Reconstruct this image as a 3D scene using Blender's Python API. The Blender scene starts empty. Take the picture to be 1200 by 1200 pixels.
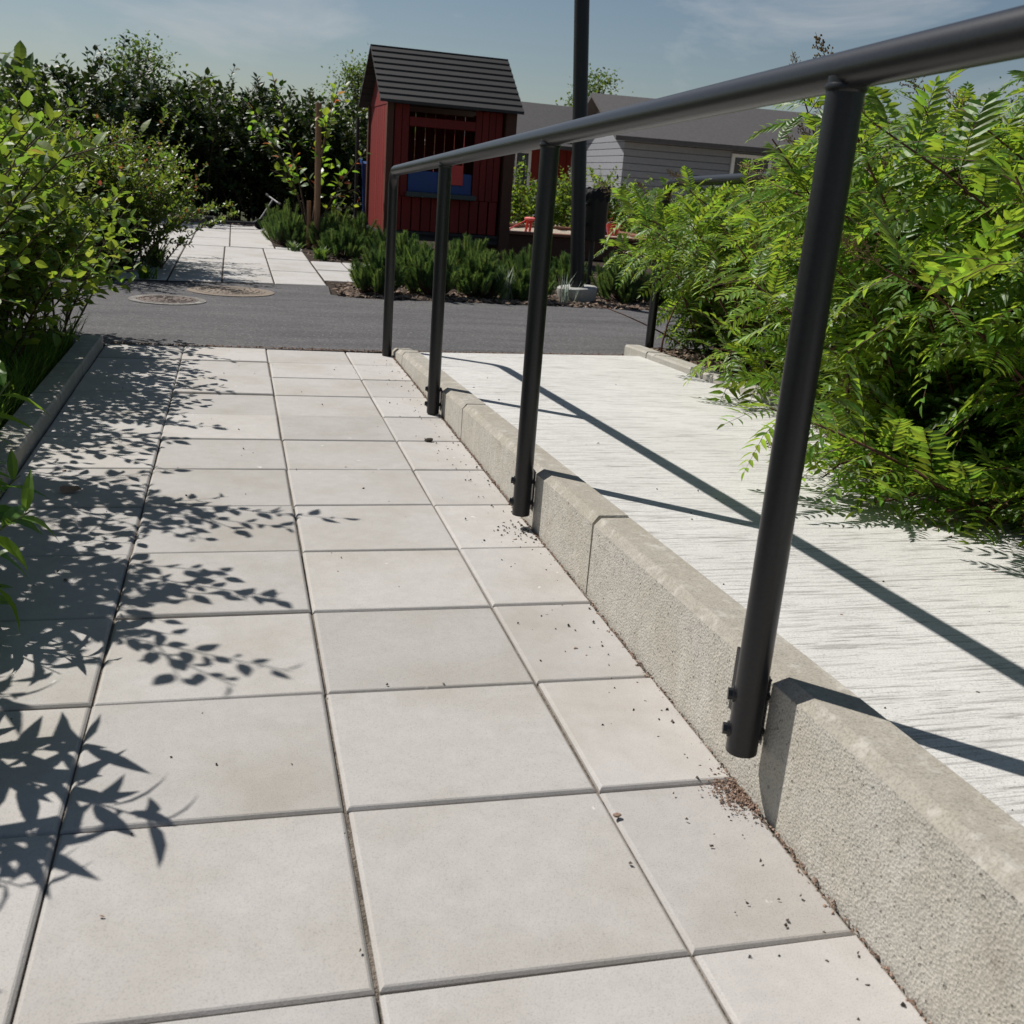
import bpy, math, random
import numpy as np
from mathutils import Vector, Matrix

random.seed(7)
rng = np.random.default_rng(7)
PI = math.pi
SC = bpy.context.scene
COL = SC.collection

# ------------------------------------------------------------------ camera
CAM_POS = np.array([0.643, -1.363, 0.917])
YAW, PITCH, ROLL, FPX = -0.2713, 0.3074, 0.0771, 1225.4


def cam_axes():
    cy, sy = math.cos(YAW), math.sin(YAW)
    cp, sp = math.cos(PITCH), math.sin(PITCH)
    cr, sr = math.cos(ROLL), math.sin(ROLL)
    Rz = np.array([[cy, -sy, 0], [sy, cy, 0], [0, 0, 1]])
    f, u, r = np.array([0, cp, -sp]), np.array([0, sp, cp]), np.array([1., 0, 0])
    return Rz @ (cr * r + sr * u), Rz @ (-sr * r + cr * u), Rz @ f


cd = bpy.data.cameras.new('camera')
cam = bpy.data.objects.new('camera', cd)
COL.objects.link(cam)
_r, _u, _f = cam_axes()
cam.matrix_world = Matrix(((_r[0], _u[0], -_f[0], CAM_POS[0]), (_r[1], _u[1], -_f[1], CAM_POS[1]),
                           (_r[2], _u[2], -_f[2], CAM_POS[2]), (0, 0, 0, 1)))
cd.sensor_width = 36.0
cd.lens = FPX / 1200 * 36.0
cd.clip_start, cd.clip_end = 0.05, 2000
cd.dof.use_dof = True
cd.dof.focus_distance = 2.9
cd.dof.aperture_fstop = 12
SC.camera = cam

# ------------------------------------------------------------------ light
SUN = Vector((-0.50, 0.575, 0.90)).normalized()
world = bpy.data.worlds.new('World')
SC.world = world
world.use_nodes = True
wn = world.node_tree
wn.nodes.clear()
sky = wn.nodes.new('ShaderNodeTexSky')
sky.sky_type = 'NISHITA'
sky.sun_disc = False
sky.sun_elevation = math.asin(SUN.z)
sky.sun_rotation = math.atan2(SUN.x, SUN.y)
sky.altitude = 50
sky.air_density = 1.0
sky.dust_density = 0.6
bg = wn.nodes.new('ShaderNodeBackground')
bg.inputs['Strength'].default_value = 0.05
wo = wn.nodes.new('ShaderNodeOutputWorld')
# thin fair weather clouds over the clear sky
wtc = wn.nodes.new('ShaderNodeTexCoord')
wmp = wn.nodes.new('ShaderNodeMapping')
wmp.inputs['Scale'].default_value = (1.6, 1.6, 5.0)
wno = wn.nodes.new('ShaderNodeTexNoise')
wno.inputs['Scale'].default_value = 2.3
wno.inputs['Detail'].default_value = 8
wno.inputs['Roughness'].default_value = .6
wno.inputs['Distortion'].default_value = .4
wcr = wn.nodes.new('ShaderNodeValToRGB')
wcr.color_ramp.elements[0].position = .55
wcr.color_ramp.elements[0].color = (0, 0, 0, 1)
wcr.color_ramp.elements[1].position = .80
wcr.color_ramp.elements[1].color = (.75, .75, .75, 1)
wmx = wn.nodes.new('ShaderNodeMix')
wmx.data_type = 'RGBA'
wmx.inputs[7].default_value = (9.5, 9.7, 10.0, 1)
wn.links.new(wtc.outputs['Generated'], wmp.inputs[0])
wn.links.new(wmp.outputs[0], wno.inputs['Vector'])
wn.links.new(wno.outputs['Fac'], wcr.inputs[0])
wn.links.new(wcr.outputs[0], wmx.inputs[0])
wn.links.new(sky.outputs[0], wmx.inputs[6])
wn.links.new(wmx.outputs[2], bg.inputs[0])
wn.links.new(bg.outputs[0], wo.inputs[0])
sd = bpy.data.lights.new('sun', 'SUN')
sd.energy = 5.0
sd.angle = math.radians(0.53)
sd.color = (1.0, 0.955, 0.89)
sun = bpy.data.objects.new('sun', sd)
COL.objects.link(sun)
sun.rotation_euler = SUN.to_track_quat('Z', 'Y').to_euler()
SC.view_settings.view_transform = 'Standard'
SC.view_settings.look = 'None'
SC.view_settings.gamma = 1.0
SC.view_settings.use_curve_mapping = False
SC.view_settings.exposure = 0.17
SC.render.film_transparent = False


# ------------------------------------------------------------------ mesh helpers
class MB:
    """collects vertices and faces of ONE mesh"""

    def __init__(s):
        s.v, s.f, s.m, s.n = [], [], [], 0

    def add(s, verts, faces, mat=0):
        o = s.n
        s.v.extend([tuple(v) for v in verts])
        s.f.extend([tuple(i + o for i in f) for f in faces])
        s.m.extend([mat] * len(faces))
        s.n += len(verts)

    def box(s, lo, hi, mat=0, rot=None, at=None, bev=0.0):
        (x0, y0, z0), (x1, y1, z1) = lo, hi
        if bev <= 0:
            vs = [(x0, y0, z0), (x1, y0, z0), (x1, y1, z0), (x0, y1, z0), (x0, y0, z1), (x1, y0, z1), (x1, y1, z1), (x0, y1, z1)]
            fs = [(0, 3, 2, 1), (4, 5, 6, 7), (0, 1, 5, 4), (1, 2, 6, 5), (2, 3, 7, 6), (3, 0, 4, 7)]
        else:
            b = bev
            vs, fs = [], []
            for x, y, i in ((x0, y0, 0), (x1, y0, 1), (x1, y1, 2), (x0, y1, 3)):
                sx, sy = (1 if x == x0 else -1), (1 if y == y0 else -1)
                a = ((x + sx * b, y), (x, y + sy * b))
                if i in (0, 2):
                    a = (a[1], a[0])
                vs += [(a[0][0], a[0][1], z0 + b), (a[1][0], a[1][1], z0 + b), (a[0][0], a[0][1], z1 - b), (a[1][0], a[1][1], z1 - b),
                       (x + sx * b, y + sy * b, z0), (x + sx * b, y + sy * b, z1)]
            for i in range(4):
                j = (i + 1) % 4
                o, p = 6 * i, 6 * j
                fs += [(o, o + 1, o + 3, o + 2), (o + 1, p, p + 2, o + 3), (o + 2, o + 3, o + 5), (o + 3, p + 2, p + 5, o + 5),
                       (o + 1, o, o + 4), (p, o + 1, o + 4, p + 4)]
            fs += [(5, 11, 17, 23), (22, 16, 10, 4)]
        if rot is not None:
            R = rot
            vs = [tuple(R @ Vector(v)) for v in vs]
        if at is not None:
            vs = [(v[0] + at[0], v[1] + at[1], v[2] + at[2]) for v in vs]
        s.add(vs, fs, mat)

    def tube(s, pts, rad, n=10, caps=True, mat=0):
        pts = [Vector(p) for p in pts]
        if not hasattr(rad, '__len__'):
            rad = [rad] * len(pts)
        rad = [float(q) for q in rad]
        vs = []
        up = None
        for i, p in enumerate(pts):
            d = (pts[min(i + 1, len(pts) - 1)] - pts[max(i - 1, 0)]).normalized()
            if up is None:
                up = Vector((0, 0, 1)) if abs(d.z) < .9 else Vector((1, 0, 0))
            a = d.cross(up)
            if a.length < 1e-6:
                a = d.cross(Vector((0, 1, 0)))
            a.normalize()
            b = a.cross(d).normalized()
            up = b
            for k in range(n):
                t = 2 * PI * k / n
                vs.append(p + rad[i] * (math.cos(t) * a + math.sin(t) * b))
        fs = []
        for i in range(len(pts) - 1):
            for k in range(n):
                k2 = (k + 1) % n
                fs.append((i * n + k, (i + 1) * n + k, (i + 1) * n + k2, i * n + k2))
        if caps:
            fs.append(tuple(range(n)))
            fs.append(tuple(reversed(range((len(pts) - 1) * n, len(pts) * n))))
        s.add(vs, fs, mat)

    def lathe(s, prof, n=32, at=(0, 0, 0), mat=0):
        vs, fs = [], []
        for r, z in prof:
            for k in range(n):
                t = 2 * PI * k / n
                vs.append((at[0] + r * math.cos(t), at[1] + r * math.sin(t), at[2] + z))
        for i in range(len(prof) - 1):
            for k in range(n):
                k2 = (k + 1) % n
                fs.append((i * n + k, i * n + k2, (i + 1) * n + k2, (i + 1) * n + k))
        if prof[-1][0] > 1e-4:
            fs.append(tuple((len(prof) - 1) * n + k for k in range(n)))
        s.add(vs, fs, mat)

    def mesh(s, name, mats=None, smooth=False):
        me = bpy.data.meshes.new(name)
        me.from_pydata(s.v, [], s.f)
        if mats:
            for m in (mats if isinstance(mats, (list, tuple)) else [mats]):
                me.materials.append(m)
        if any(s.m):
            me.polygons.foreach_set('material_index', s.m)
        if smooth:
            me.polygons.foreach_set('use_smooth', [True] * len(me.polygons))
        me.update()
        return me

    def build(s, name, mats=None, parent=None, smooth=False, loc=None):
        return link(name, s.mesh(name, mats, smooth), parent, loc)


def link(name, me, parent=None, loc=None, mw=None):
    o = bpy.data.objects.new(name, me)
    COL.objects.link(o)
    if parent is not None:
        o.parent = parent
    if loc is not None:
        o.location = loc
    if mw is not None:
        o.matrix_basis = mw
    return o


def thing(name, label, cat, loc=(0, 0, 0), rz=0.0, group=None):
    o = bpy.data.objects.new(name, None)
    COL.objects.link(o)
    o.location = loc
    o.rotation_euler = (0, 0, rz)
    o.empty_display_size = .1
    return tag(o, label, cat, group)


def tag(o, label=None, cat=None, group=None, kind=None):
    if label:
        o['label'] = label
    if cat:
        o['category'] = cat
    if group:
        o['group'] = group
    if kind:
        o['kind'] = kind
    return o


def smooth_by_angle(o, ang=40):
    me = o.data
    me.polygons.foreach_set('use_smooth', [True] * len(me.polygons))
    try:
        me.set_sharp_from_angle(angle=math.radians(ang))
    except Exception:
        pass
    return o


# ------------------------------------------------------------------ materials
def newmat(name):
    m = bpy.data.materials.new(name)
    m.use_nodes = True
    nt = m.node_tree
    nt.nodes.clear()
    out = nt.nodes.new('ShaderNodeOutputMaterial')
    return m, nt, out


def N(nt, t, **kw):
    n = nt.nodes.new('ShaderNode' + t)
    for k, v in kw.items():
        if k in ('operation', 'blend_type', 'data_type', 'feature', 'distance', 'noise_dimensions', 'interpolation_type', 'clamp', 'wave_type', 'bands_direction'):
            setattr(n, k, v)
        else:
            n.inputs[k.replace('_', ' ')].default_value = v
    return n


def ramp(nt, src, stops):
    r = nt.nodes.new('ShaderNodeValToRGB')
    el = r.color_ramp.elements
    while len(el) < len(stops):
        el.new(0.5)
    for e, (p, c) in zip(el, stops):
        e.position = p
        e.color = (c, c, c, 1) if not hasattr(c, '__len__') else tuple(c) + (1,)
    nt.links.new(src, r.inputs[0])
    return r.outputs[0]


def coords(nt, scale=(1, 1, 1), shift=True, kind='Object', rot=(0, 0, 0)):
    tc = nt.nodes.new('ShaderNodeTexCoord')
    src = tc.outputs[kind]
    if shift:
        oi = nt.nodes.new('ShaderNodeObjectInfo')
        mu = N(nt, 'Math', operation='MULTIPLY')
        mu.inputs[1].default_value = 37.0
        nt.links.new(oi.outputs['Random'], mu.inputs[0])
        ad = nt.nodes.new('ShaderNodeVectorMath')
        nt.links.new(src, ad.inputs[0])
        nt.links.new(mu.outputs[0], ad.inputs[1])
        src = ad.outputs[0]
    mp = nt.nodes.new('ShaderNodeMapping')
    mp.inputs['Scale'].default_value = scale
    mp.inputs['Rotation'].default_value = rot
    nt.links.new(src, mp.inputs[0])
    return mp.outputs[0]


def noise(nt, vec, scale, detail=4, rough=.55, dist=0):
    n = nt.nodes.new('ShaderNodeTexNoise')
    n.inputs['Scale'].default_value = scale
    n.inputs['Detail'].default_value = detail
    n.inputs['Roughness'].default_value = rough
    n.inputs['Distortion'].default_value = dist
    nt.links.new(vec, n.inputs['Vector'])
    return n.outputs['Fac']


def mixc(nt, fac, a, b, mode='MIX'):
    m = nt.nodes.new('ShaderNodeMix')
    m.data_type = 'RGBA'
    m.blend_type = mode
    for sock, val in ((m.inputs[0], fac), (m.inputs[6], a), (m.inputs[7], b)):
        if hasattr(val, 'is_linked') or isinstance(val, bpy.types.NodeSocket):
            nt.links.new(val, sock)
        elif hasattr(val, '__len__'):
            sock.default_value = tuple(val) + ((1,) if len(val) == 3 else ())
        else:
            sock.default_value = val
    return m.outputs[2]


def math_(nt, op, a, b=0.0):
    m = N(nt, 'Math', operation=op)
    for i, v in enumerate((a, b)):
        if isinstance(v, bpy.types.NodeSocket):
            nt.links.new(v, m.inputs[i])
        else:
            m.inputs[i].default_value = v
    return m.outputs[0]


def principled(nt, out, color, rough=.8, spec=.3, bump=None, bump_d=.002, bump_s=1.0, metal=0.0):
    p = nt.nodes.new('ShaderNodeBsdfPrincipled')
    if isinstance(color, bpy.types.NodeSocket):
        nt.links.new(color, p.inputs['Base Color'])
    else:
        p.inputs['Base Color'].default_value = tuple(color) + (1,)
    if isinstance(rough, bpy.types.NodeSocket):
        nt.links.new(rough, p.inputs['Roughness'])
    else:
        p.inputs['Roughness'].default_value = rough
    p.inputs['Specular IOR Level'].default_value = spec
    p.inputs['Metallic'].default_value = metal
    if bump is not None:
        b = nt.nodes.new('ShaderNodeBump')
        b.inputs['Strength'].default_value = bump_s
        b.inputs['Distance'].default_value = bump_d
        nt.links.new(bump, b.inputs['Height'])
        nt.links.new(b.outputs[0], p.inputs['Normal'])
    nt.links.new(p.outputs[0], out.inputs[0])
    return p


def obj_random(nt):
    return nt.nodes.new('ShaderNodeObjectInfo').outputs['Random']


def mat_slab(name, col, var=.21, stain=(.30, .27, .22)):
    m, nt, out = newmat(name)
    v = coords(nt)
    big = noise(nt, v, 3.5, 4, .6)
    mid = noise(nt, v, 26, 5, .7)
    fine = noise(nt, v, 420, 3, .7)
    c = mixc(nt, ramp(nt, mid, [(.3, 0), (.75, 1)]), tuple(x * .93 for x in col), tuple(x * 1.05 for x in col))
    c = mixc(nt, ramp(nt, big, [(.45, 0), (.75, .5)]), c, stain)
    sp = ramp(nt, fine, [(.30, .72), (.48, 1.0), (.66, 1.0), (.74, 1.12)])
    c = mixc(nt, 1.0, c, sp, 'MULTIPLY')
    rv = math_(nt, 'ADD', math_(nt, 'MULTIPLY', obj_random(nt), var), 1 - var * .55)
    c = mixc(nt, 1.0, c, rv, 'MULTIPLY')
    # sparse pale droppings and small dark pits
    vo = nt.nodes.new('ShaderNodeTexVoronoi')
    vo.inputs['Scale'].default_value = 7.0
    vd = nt.nodes.new('ShaderNodeVectorMath')
    vd.operation = 'ADD'
    nz = nt.nodes.new('ShaderNodeTexNoise')
    nz.inputs['Scale'].default_value = 60
    nt.links.new(v, nz.inputs['Vector'])
    sc = nt.nodes.new('ShaderNodeVectorMath')
    sc.operation = 'SCALE'
    sc.inputs['Scale'].default_value = .03
    nt.links.new(nz.outputs['Color'], sc.inputs[0])
    nt.links.new(v, vd.inputs[0])
    nt.links.new(sc.outputs[0], vd.inputs[1])
    nt.links.new(vd.outputs[0], vo.inputs['Vector'])
    c = mixc(nt, ramp(nt, vo.outputs['Distance'], [(.030, .75), (.05, 0)]), c, (.62, .60, .57))
    h = math_(nt, 'ADD', math_(nt, 'MULTIPLY', fine, .6), math_(nt, 'MULTIPLY', mid, .5))
    principled(nt, out, c, .82, .25, h, .0016, .55)
    return m


def mat_kerb(name, col, rough_face):
    m, nt, out = newmat(name)
    v = coords(nt)
    big = noise(nt, v, 5, 4, .6)
    mid = noise(nt, v, 40, 5, .7)
    fine = noise(nt, v, 260, 3, .65)
    vo = nt.nodes.new('ShaderNodeTexVoronoi')
    vo.inputs['Scale'].default_value = 210 if rough_face else 160
    vo.feature = 'F1'
    nt.links.new(v, vo.inputs['Vector'])
    pits = noise(nt, v, 150, 3, .6)
    c = mixc(nt, ramp(nt, mid, [(.3, 0), (.7, 1)]), tuple(x * .84 for x in col), tuple(x * 1.12 for x in col))
    c = mixc(nt, ramp(nt, big, [(.4, 0), (.7, .5)]), c, (col[0] * .86, col[1] * .84, col[2] * .74))
    c = mixc(nt, 1.0, c, ramp(nt, fine, [(.32, .68), (.5, 1.0), (.7, 1.12)]), 'MULTIPLY')
    if rough_face:
        pm = ramp(nt, pits, [(.60, 0), (.68, 1)])
        c = mixc(nt, math_(nt, 'MULTIPLY', pm, .55), c, tuple(x * .35 for x in col))
        h = math_(nt, 'SUBTRACT', math_(nt, 'ADD', math_(nt, 'MULTIPLY', vo.outputs['Distance'], .8), mid), math_(nt, 'MULTIPLY', pm, .9))
        hv = nt.nodes.new('ShaderNodeTexVoronoi')
        hv.inputs['Scale'].default_value = 42
        nt.links.new(v, hv.inputs['Vector'])
        hole = ramp(nt, math_(nt, 'ADD', hv.outputs['Distance'], math_(nt, 'MULTIPLY', mid, .25)), [(.215, 1), (.27, 0)])
        c = mixc(nt, math_(nt, 'MULTIPLY', hole, .5), c, (.10, .088, .07))
        h = math_(nt, 'SUBTRACT', h, math_(nt, 'MULTIPLY', hole, 1.4))
        c = mixc(nt, ramp(nt, noise(nt, coords(nt, (1, 1.0, .35)), 14, 5, .7), [(.54, 0), (.70, .55)]), c, (.56, .54, .50))
        c = mixc(nt, ramp(nt, noise(nt, v, 8, 5, .7), [(.56, 0), (.74, .55)]), c, (.27, .235, .185))
        principled(nt, out, c, .92, .2, h, .0022, .6)
    else:
        wc = ramp(nt, noise(nt, v, 18, 5, .75), [(.52, 0), (.66, .65)])
        c = mixc(nt, wc, c, (.50, .48, .44))
        h = math_(nt, 'ADD', math_(nt, 'MULTIPLY', fine, .5), mid)
        principled(nt, out, c, .85, .25, h, .002, .6)
    return m


def mat_broom():
    m, nt, out = newmat('broomed_concrete')
    v0 = coords(nt, (1, 1, 1), False)
    v = coords(nt, (5.0, 105, 1), False, rot=(0, 0, math.radians(-1.5)))
    v2 = coords(nt, (14, 300, 1), False, rot=(0, 0, math.radians(-1.0)))
    l1 = noise(nt, v, 1.0, 3, .6, .25)
    l2 = noise(nt, v2, 1.0, 3, .65, .2)
    fine = noise(nt, v0, 330, 3, .7)
    big = noise(nt, v0, 2.4, 4, .6)
    c = mixc(nt, ramp(nt, big, [(.35, 0), (.7, 1)]), (.535, .527, .512), (.60, .592, .577))
    patch = ramp(nt, noise(nt, coords(nt, (1.6, 9, 1), False), 2.2, 4, .65), [(.36, .3), (.60, 1)])
    c = mixc(nt, math_(nt, 'MULTIPLY', ramp(nt, l1, [(.37, .9), (.47, 0)]), patch), c, (.27, .26, .245))
    c = mixc(nt, math_(nt, 'MULTIPLY', ramp(nt, l2, [(.34, .85), (.42, 0)]), patch), c, (.13, .125, .12))
    c = mixc(nt, 1.0, c, ramp(nt, fine, [(.30, .5), (.46, 1.0), (.7, 1.06)]), 'MULTIPLY')
    h = math_(nt, 'ADD', math_(nt, 'ADD', l1, math_(nt, 'MULTIPLY', l2, .8)), math_(nt, 'MULTIPLY', fine, .5))
    principled(nt, out, c, .9, .2, h, .004, .55)
    return m


def mat_asphalt():
    m, nt, out = newmat('asphalt')
    v = coords(nt, (1, 1, 1), False)
    fine = noise(nt, v, 170, 4, .75)
    big = noise(nt, coords(nt, (.5, 2.2, 1), False), 1.7, 6, .7)
    vo = nt.nodes.new('ShaderNodeTexVoronoi')
    vo.inputs['Scale'].default_value = 130
    nt.links.new(v, vo.inputs['Vector'])
    c = mixc(nt, ramp(nt, big, [(.3, 0), (.7, 1)]), (.070, .068, .072), (.130, .126, .127))
    gr = noise(nt, v, 62, 3, .75)
    c = mixc(nt, 1.0, c, ramp(nt, gr, [(.28, .55), (.5, 1.0), (.72, 1.55)]), 'MULTIPLY')
    c = mixc(nt, 1.0, c, ramp(nt, fine, [(.3, .6), (.55, 1.0), (.75, 1.5)]), 'MULTIPLY')
    sp = nt.nodes.new('ShaderNodeTexVoronoi')
    sp.inputs['Scale'].default_value = 24
    nt.links.new(v, sp.inputs['Vector'])
    c = mixc(nt, ramp(nt, sp.outputs['Distance'], [(.10, .7), (.14, 0)]), c, (.30, .285, .27))
    h = math_(nt, 'ADD', math_(nt, 'ADD', fine, gr), math_(nt, 'MULTIPLY', vo.outputs['Distance'], .8))
    principled(nt, out, c, .88, .3, h, .004, .8)
    return m


def mat_soil(name='soil', a=(.030, .022, .016), b=(.075, .055, .042)):
    m, nt, out = newmat(name)
    v = coords(nt, (1, 1, 1), False)
    n1 = noise(nt, v, 22, 6, .7)
    n2 = noise(nt, v, 120, 3, .7)
    c = mixc(nt, ramp(nt, n1, [(.35, 0), (.7, 1)]), a, b)
    h = math_(nt, 'ADD', n1, math_(nt, 'MULTIPLY', n2, .5))
    principled(nt, out, c, .95, .15, h, .02, .9)
    return m


def mat_plain(name, col, rough=.6, spec=.3, var=0.0, nscale=30, namp=.18, bump_d=.0008, metal=0.0, stretch=(1, 1, 1), island=0.0):
    m, nt, out = newmat(name)
    v = coords(nt, stretch)
    n1 = noise(nt, v, nscale, 5, .65)
    c = mixc(nt, ramp(nt, n1, [(.25, 0), (.75, 1)]), tuple(x * (1 - namp) for x in col), tuple(min(1, x * (1 + namp)) for x in col))
    if var:
        rv = math_(nt, 'ADD', math_(nt, 'MULTIPLY', obj_random(nt), var), 1 - var * .5)
        c = mixc(nt, 1.0, c, rv, 'MULTIPLY')
    if island:
        g = nt.nodes.new('ShaderNodeNewGeometry')
        rv = math_(nt, 'ADD', math_(nt, 'MULTIPLY', g.outputs['Random Per Island'], island), 1 - island * .5)
        c = mixc(nt, 1.0, c, rv, 'MULTIPLY')
    principled(nt, out, c, rough, spec, n1, bump_d, .6, metal)
    return m


def mat_leaf(name, col, trans, tcol, rough=.45, spec=.35, hue=.03, val=.5, accent=None, acc_amt=0.0):
    """leaf: diffuse + gloss on top, light passing through; colour varies leaf by leaf"""
    m, nt, out = newmat(name)
    g = nt.nodes.new('ShaderNodeNewGeometry')
    oi = nt.nodes.new('ShaderNodeObjectInfo')
    r = math_(nt, 'FRACT', math_(nt, 'ADD', g.outputs['Random Per Island'], math_(nt, 'MULTIPLY', oi.outputs['Random'], 7.31)))
    if accent is not None:
        am = ramp(nt, math_(nt, 'FRACT', math_(nt, 'MULTIPLY', r, 5.17)), [(1 - acc_amt - .01, 0), (1 - acc_amt + .01, 1)])
        base = mixc(nt, am, col, accent)
        tb = mixc(nt, am, tcol, tuple(min(1, a * 2.2) for a in accent))
    else:
        base, tb = mixc(nt, 0.0, col, col), mixc(nt, 0.0, tcol, tcol)
    hs1 = nt.nodes.new('ShaderNodeHueSaturation')
    hs2 = nt.nodes.new('ShaderNodeHueSaturation')
    hv = math_(nt, 'ADD', math_(nt, 'MULTIPLY', math_(nt, 'FRACT', math_(nt, 'MULTIPLY', r, 3.7)), hue * 2), .5 - hue)
    vv = math_(nt, 'ADD', math_(nt, 'MULTIPLY', r, val), 1 - val * .5)
    for hs, src in ((hs1, base), (hs2, tb)):
        nt.links.new(hv, hs.inputs['Hue'])
        nt.links.new(vv, hs.inputs['Value'])
        nt.links.new(src, hs.inputs['Color'])
    p = nt.nodes.new('ShaderNodeBsdfPrincipled')
    nt.links.new(hs1.outputs[0], p.inputs['Base Color'])
    p.inputs['Roughness'].default_value = rough
    p.inputs['Specular IOR Level'].default_value = spec
    t = nt.nodes.new('ShaderNodeBsdfTranslucent')
    nt.links.new(hs2.outputs[0], t.inputs['Color'])
    mx = nt.nodes.new('ShaderNodeMixShader')
    mx.inputs[0].default_value = trans
    nt.links.new(p.outputs[0], mx.inputs[1])
    nt.links.new(t.outputs[0], mx.inputs[2])
    nt.links.new(mx.outputs[0], out.inputs[0])
    return m


M = {}
M['slab'] = mat_slab('pale_concrete_slab', (.430, .413, .396))
M['slab_far'] = mat_slab('far_concrete_slab', (.46, .445, .43), .06)
M['sand'] = mat_soil('joint_sand', (.10, .085, .068), (.24, .205, .17))
M['kerb_face'] = mat_kerb('split_kerb_face', (.47, .447, .405), True)
M['kerb_top'] = mat_kerb('kerb_top', (.335, .312, .272), False)
M['kerb_grey'] = mat_kerb('kerb_grey', (.36, .345, .31), False)
M['broom'] = mat_broom()
M['asphalt'] = mat_asphalt()
M['soil'] = mat_soil()
M['lawn'] = mat_soil('far_ground', (.035, .045, .018), (.07, .075, .035))
M['post'] = mat_plain('charcoal_paint', (.013, .013, .015), .34, .45, 0, 160, .3, .0002)
M['black'] = mat_plain('black_paint', (.010, .010, .011), .42, .45, 0, 60, .1, .0003)
M['steel'] = mat_plain('zinc_steel', (.10, .10, .10), .55, .4, 0, 60, .2, .0004, .2)
M['rust'] = mat_plain('rusty_plate', (.12, .075, .05), .75, .3, 0, 70, .4, .001)
M['red_wood'] = mat_plain('red_painted_wood', (.175, .015, .011), .62, .3, .25, 20, .2, .001, 0, (8, 8, .7))
M['brown_wood'] = mat_plain('brown_stained_wood', (.085, .036, .022), .65, .3, .2, 22, .25, .001, 0, (6, 6, .8))
M['sand_edge'] = mat_plain('brown_timber_edge', (.20, .085, .05), .6, .3, .15, 25, .2, .001, 0, (.8, 6, 6))
M['dark_wood'] = mat_plain('dark_grey_wood', (.035, .033, .032), .65, .3, .2, 22, .2, .001, 0, (.8, 6, 6))
M['blue'] = mat_plain('blue_panel_paint', (.018, .055, .20), .4, .4, 0, 12, .12)
M['red_plastic'] = mat_plain('red_plastic', (.60, .035, .03), .3, .5, 0, 12, .06)
M['pink_plastic'] = mat_plain('faded_red_plastic', (.72, .13, .12), .35, .5, 0, 12, .06)
M['blue_plastic'] = mat_plain('blue_plastic', (.03, .07, .34), .35, .5, 0, 12, .06)
M['grey_plastic'] = mat_plain('grey_blue_plastic', (.10, .13, .17), .35, .5, 0, 12, .06)
M['white_paint'] = mat_plain('white_paint', (.74, .74, .72), .5, .3, 0, 12, .05)
M['play_sand'] = mat_soil('play_sand', (.34, .28, .22), (.48, .41, .33))
M['concrete_base'] = mat_kerb('lamp_base_concrete', (.36, .36, .35), False)
M['iron'] = mat_plain('cast_iron', (.13, .10, .085), .6, .4, 0, 50, .3, .001, .2)
M['rust_iron'] = mat_plain('rusty_cast_iron', (.205, .165, .13), .7, .3, 0, 45, .35, .001, .1)
M['mortar'] = mat_kerb('cover_surround', (.17, .16, .15), False)
M['bark'] = mat_plain('brown_bark', (.075, .05, .035), .85, .2, .2, 60, .35, .002, 0, (1, 1, .3))
M['red_stem'] = mat_plain('reddish_stem', (.105, .045, .032), .6, .3, .2, 60, .25, .001)
M['green_stem'] = mat_plain('green_stem', (.10, .13, .045), .6, .3, .2, 60, .2, .001)
M['stake'] = mat_plain('weathered_stake', (.25, .145, .085), .8, .2, 0, 40, .2, .001, 0, (5, 5, .6))
M['mulch'] = mat_plain('bark_chips', (.17, .125, .095), .9, .2, 0, 60, .2, .001, 0, (1, 1, 1), 1.3)
M['grit'] = mat_plain('dark_grit', (.065, .055, .047), .9, .2, 0, 60, .2, .001, 0, (1, 1, 1), 1.2)
M['litter'] = mat_plain('dry_litter', (.25, .175, .135), .9, .15, 0, 60, .2, .001, 0, (1, 1, 1), .9)
M['sorb'] = mat_leaf('sorbaria_leaf', (.080, .160, .024), .42, (.34, .50, .04), .45, .38, .024, .8)
M['sorb_dark'] = mat_leaf('sorbaria_old_leaf', (.055, .125, .030), .33, (.18, .32, .04), .40, .45, .02, .55)
M['panicle'] = mat_leaf('panicle_bud', (.20, .145, .07), .2, (.3, .2, .08), .7, .2, .03, .5)
M['round_leaf'] = mat_leaf('round_leaf', (.070, .130, .024), .40, (.30, .43, .04), .5, .3, .025, .6, (.20, .17, .03), .015)
M['small_leaf'] = mat_leaf('small_leaf', (.060, .105, .020), .38, (.22, .32, .03), .4, .4, .03, .7, (.16, .06, .025), .05)
M['lance_leaf'] = mat_leaf('lance_leaf', (.075, .165, .028), .42, (.28, .48, .05), .4, .4, .015, .4)
M['dark_leaf'] = mat_leaf('dark_leaf', (.030, .055, .016), .15, (.07, .12, .015), .5, .3, .03, .8)
M['needle'] = mat_leaf('pine_needle', (.046, .100, .034), .22, (.15, .26, .05), .5, .35, .02, .6)
M['needle_new'] = mat_leaf('pine_candle', (.095, .150, .05), .25, (.24, .36, .07), .5, .3, .02, .5)
M['silver'] = mat_leaf('silver_grass', (.40, .48, .40), .3, (.45, .5, .4), .5, .3, .01, .5)
M['grass'] = mat_leaf('grass_blade', (.055, .12, .022), .35, (.2, .34, .04), .5, .3, .02, .6)
M['tree_leaf'] = mat_leaf('far_tree_leaf', (.055, .10, .022), .35, (.18, .27, .035), .5, .3, .03, .7)
M['maple'] = mat_leaf('young_tree_leaf', (.08, .16, .025), .45, (.33, .5, .04), .4, .4, .03, .5, (.30, .10, .03), .12)
M['far_red'] = mat_plain('far_red_boards', (.22, .03, .02), .7, .2, .1, 20, .2, .001, 0, (8, 8, .5))
M['grey_clad'] = mat_plain('grey_cladding', (.24, .25, .275), .6, .3, .08, 14, .1)
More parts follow.
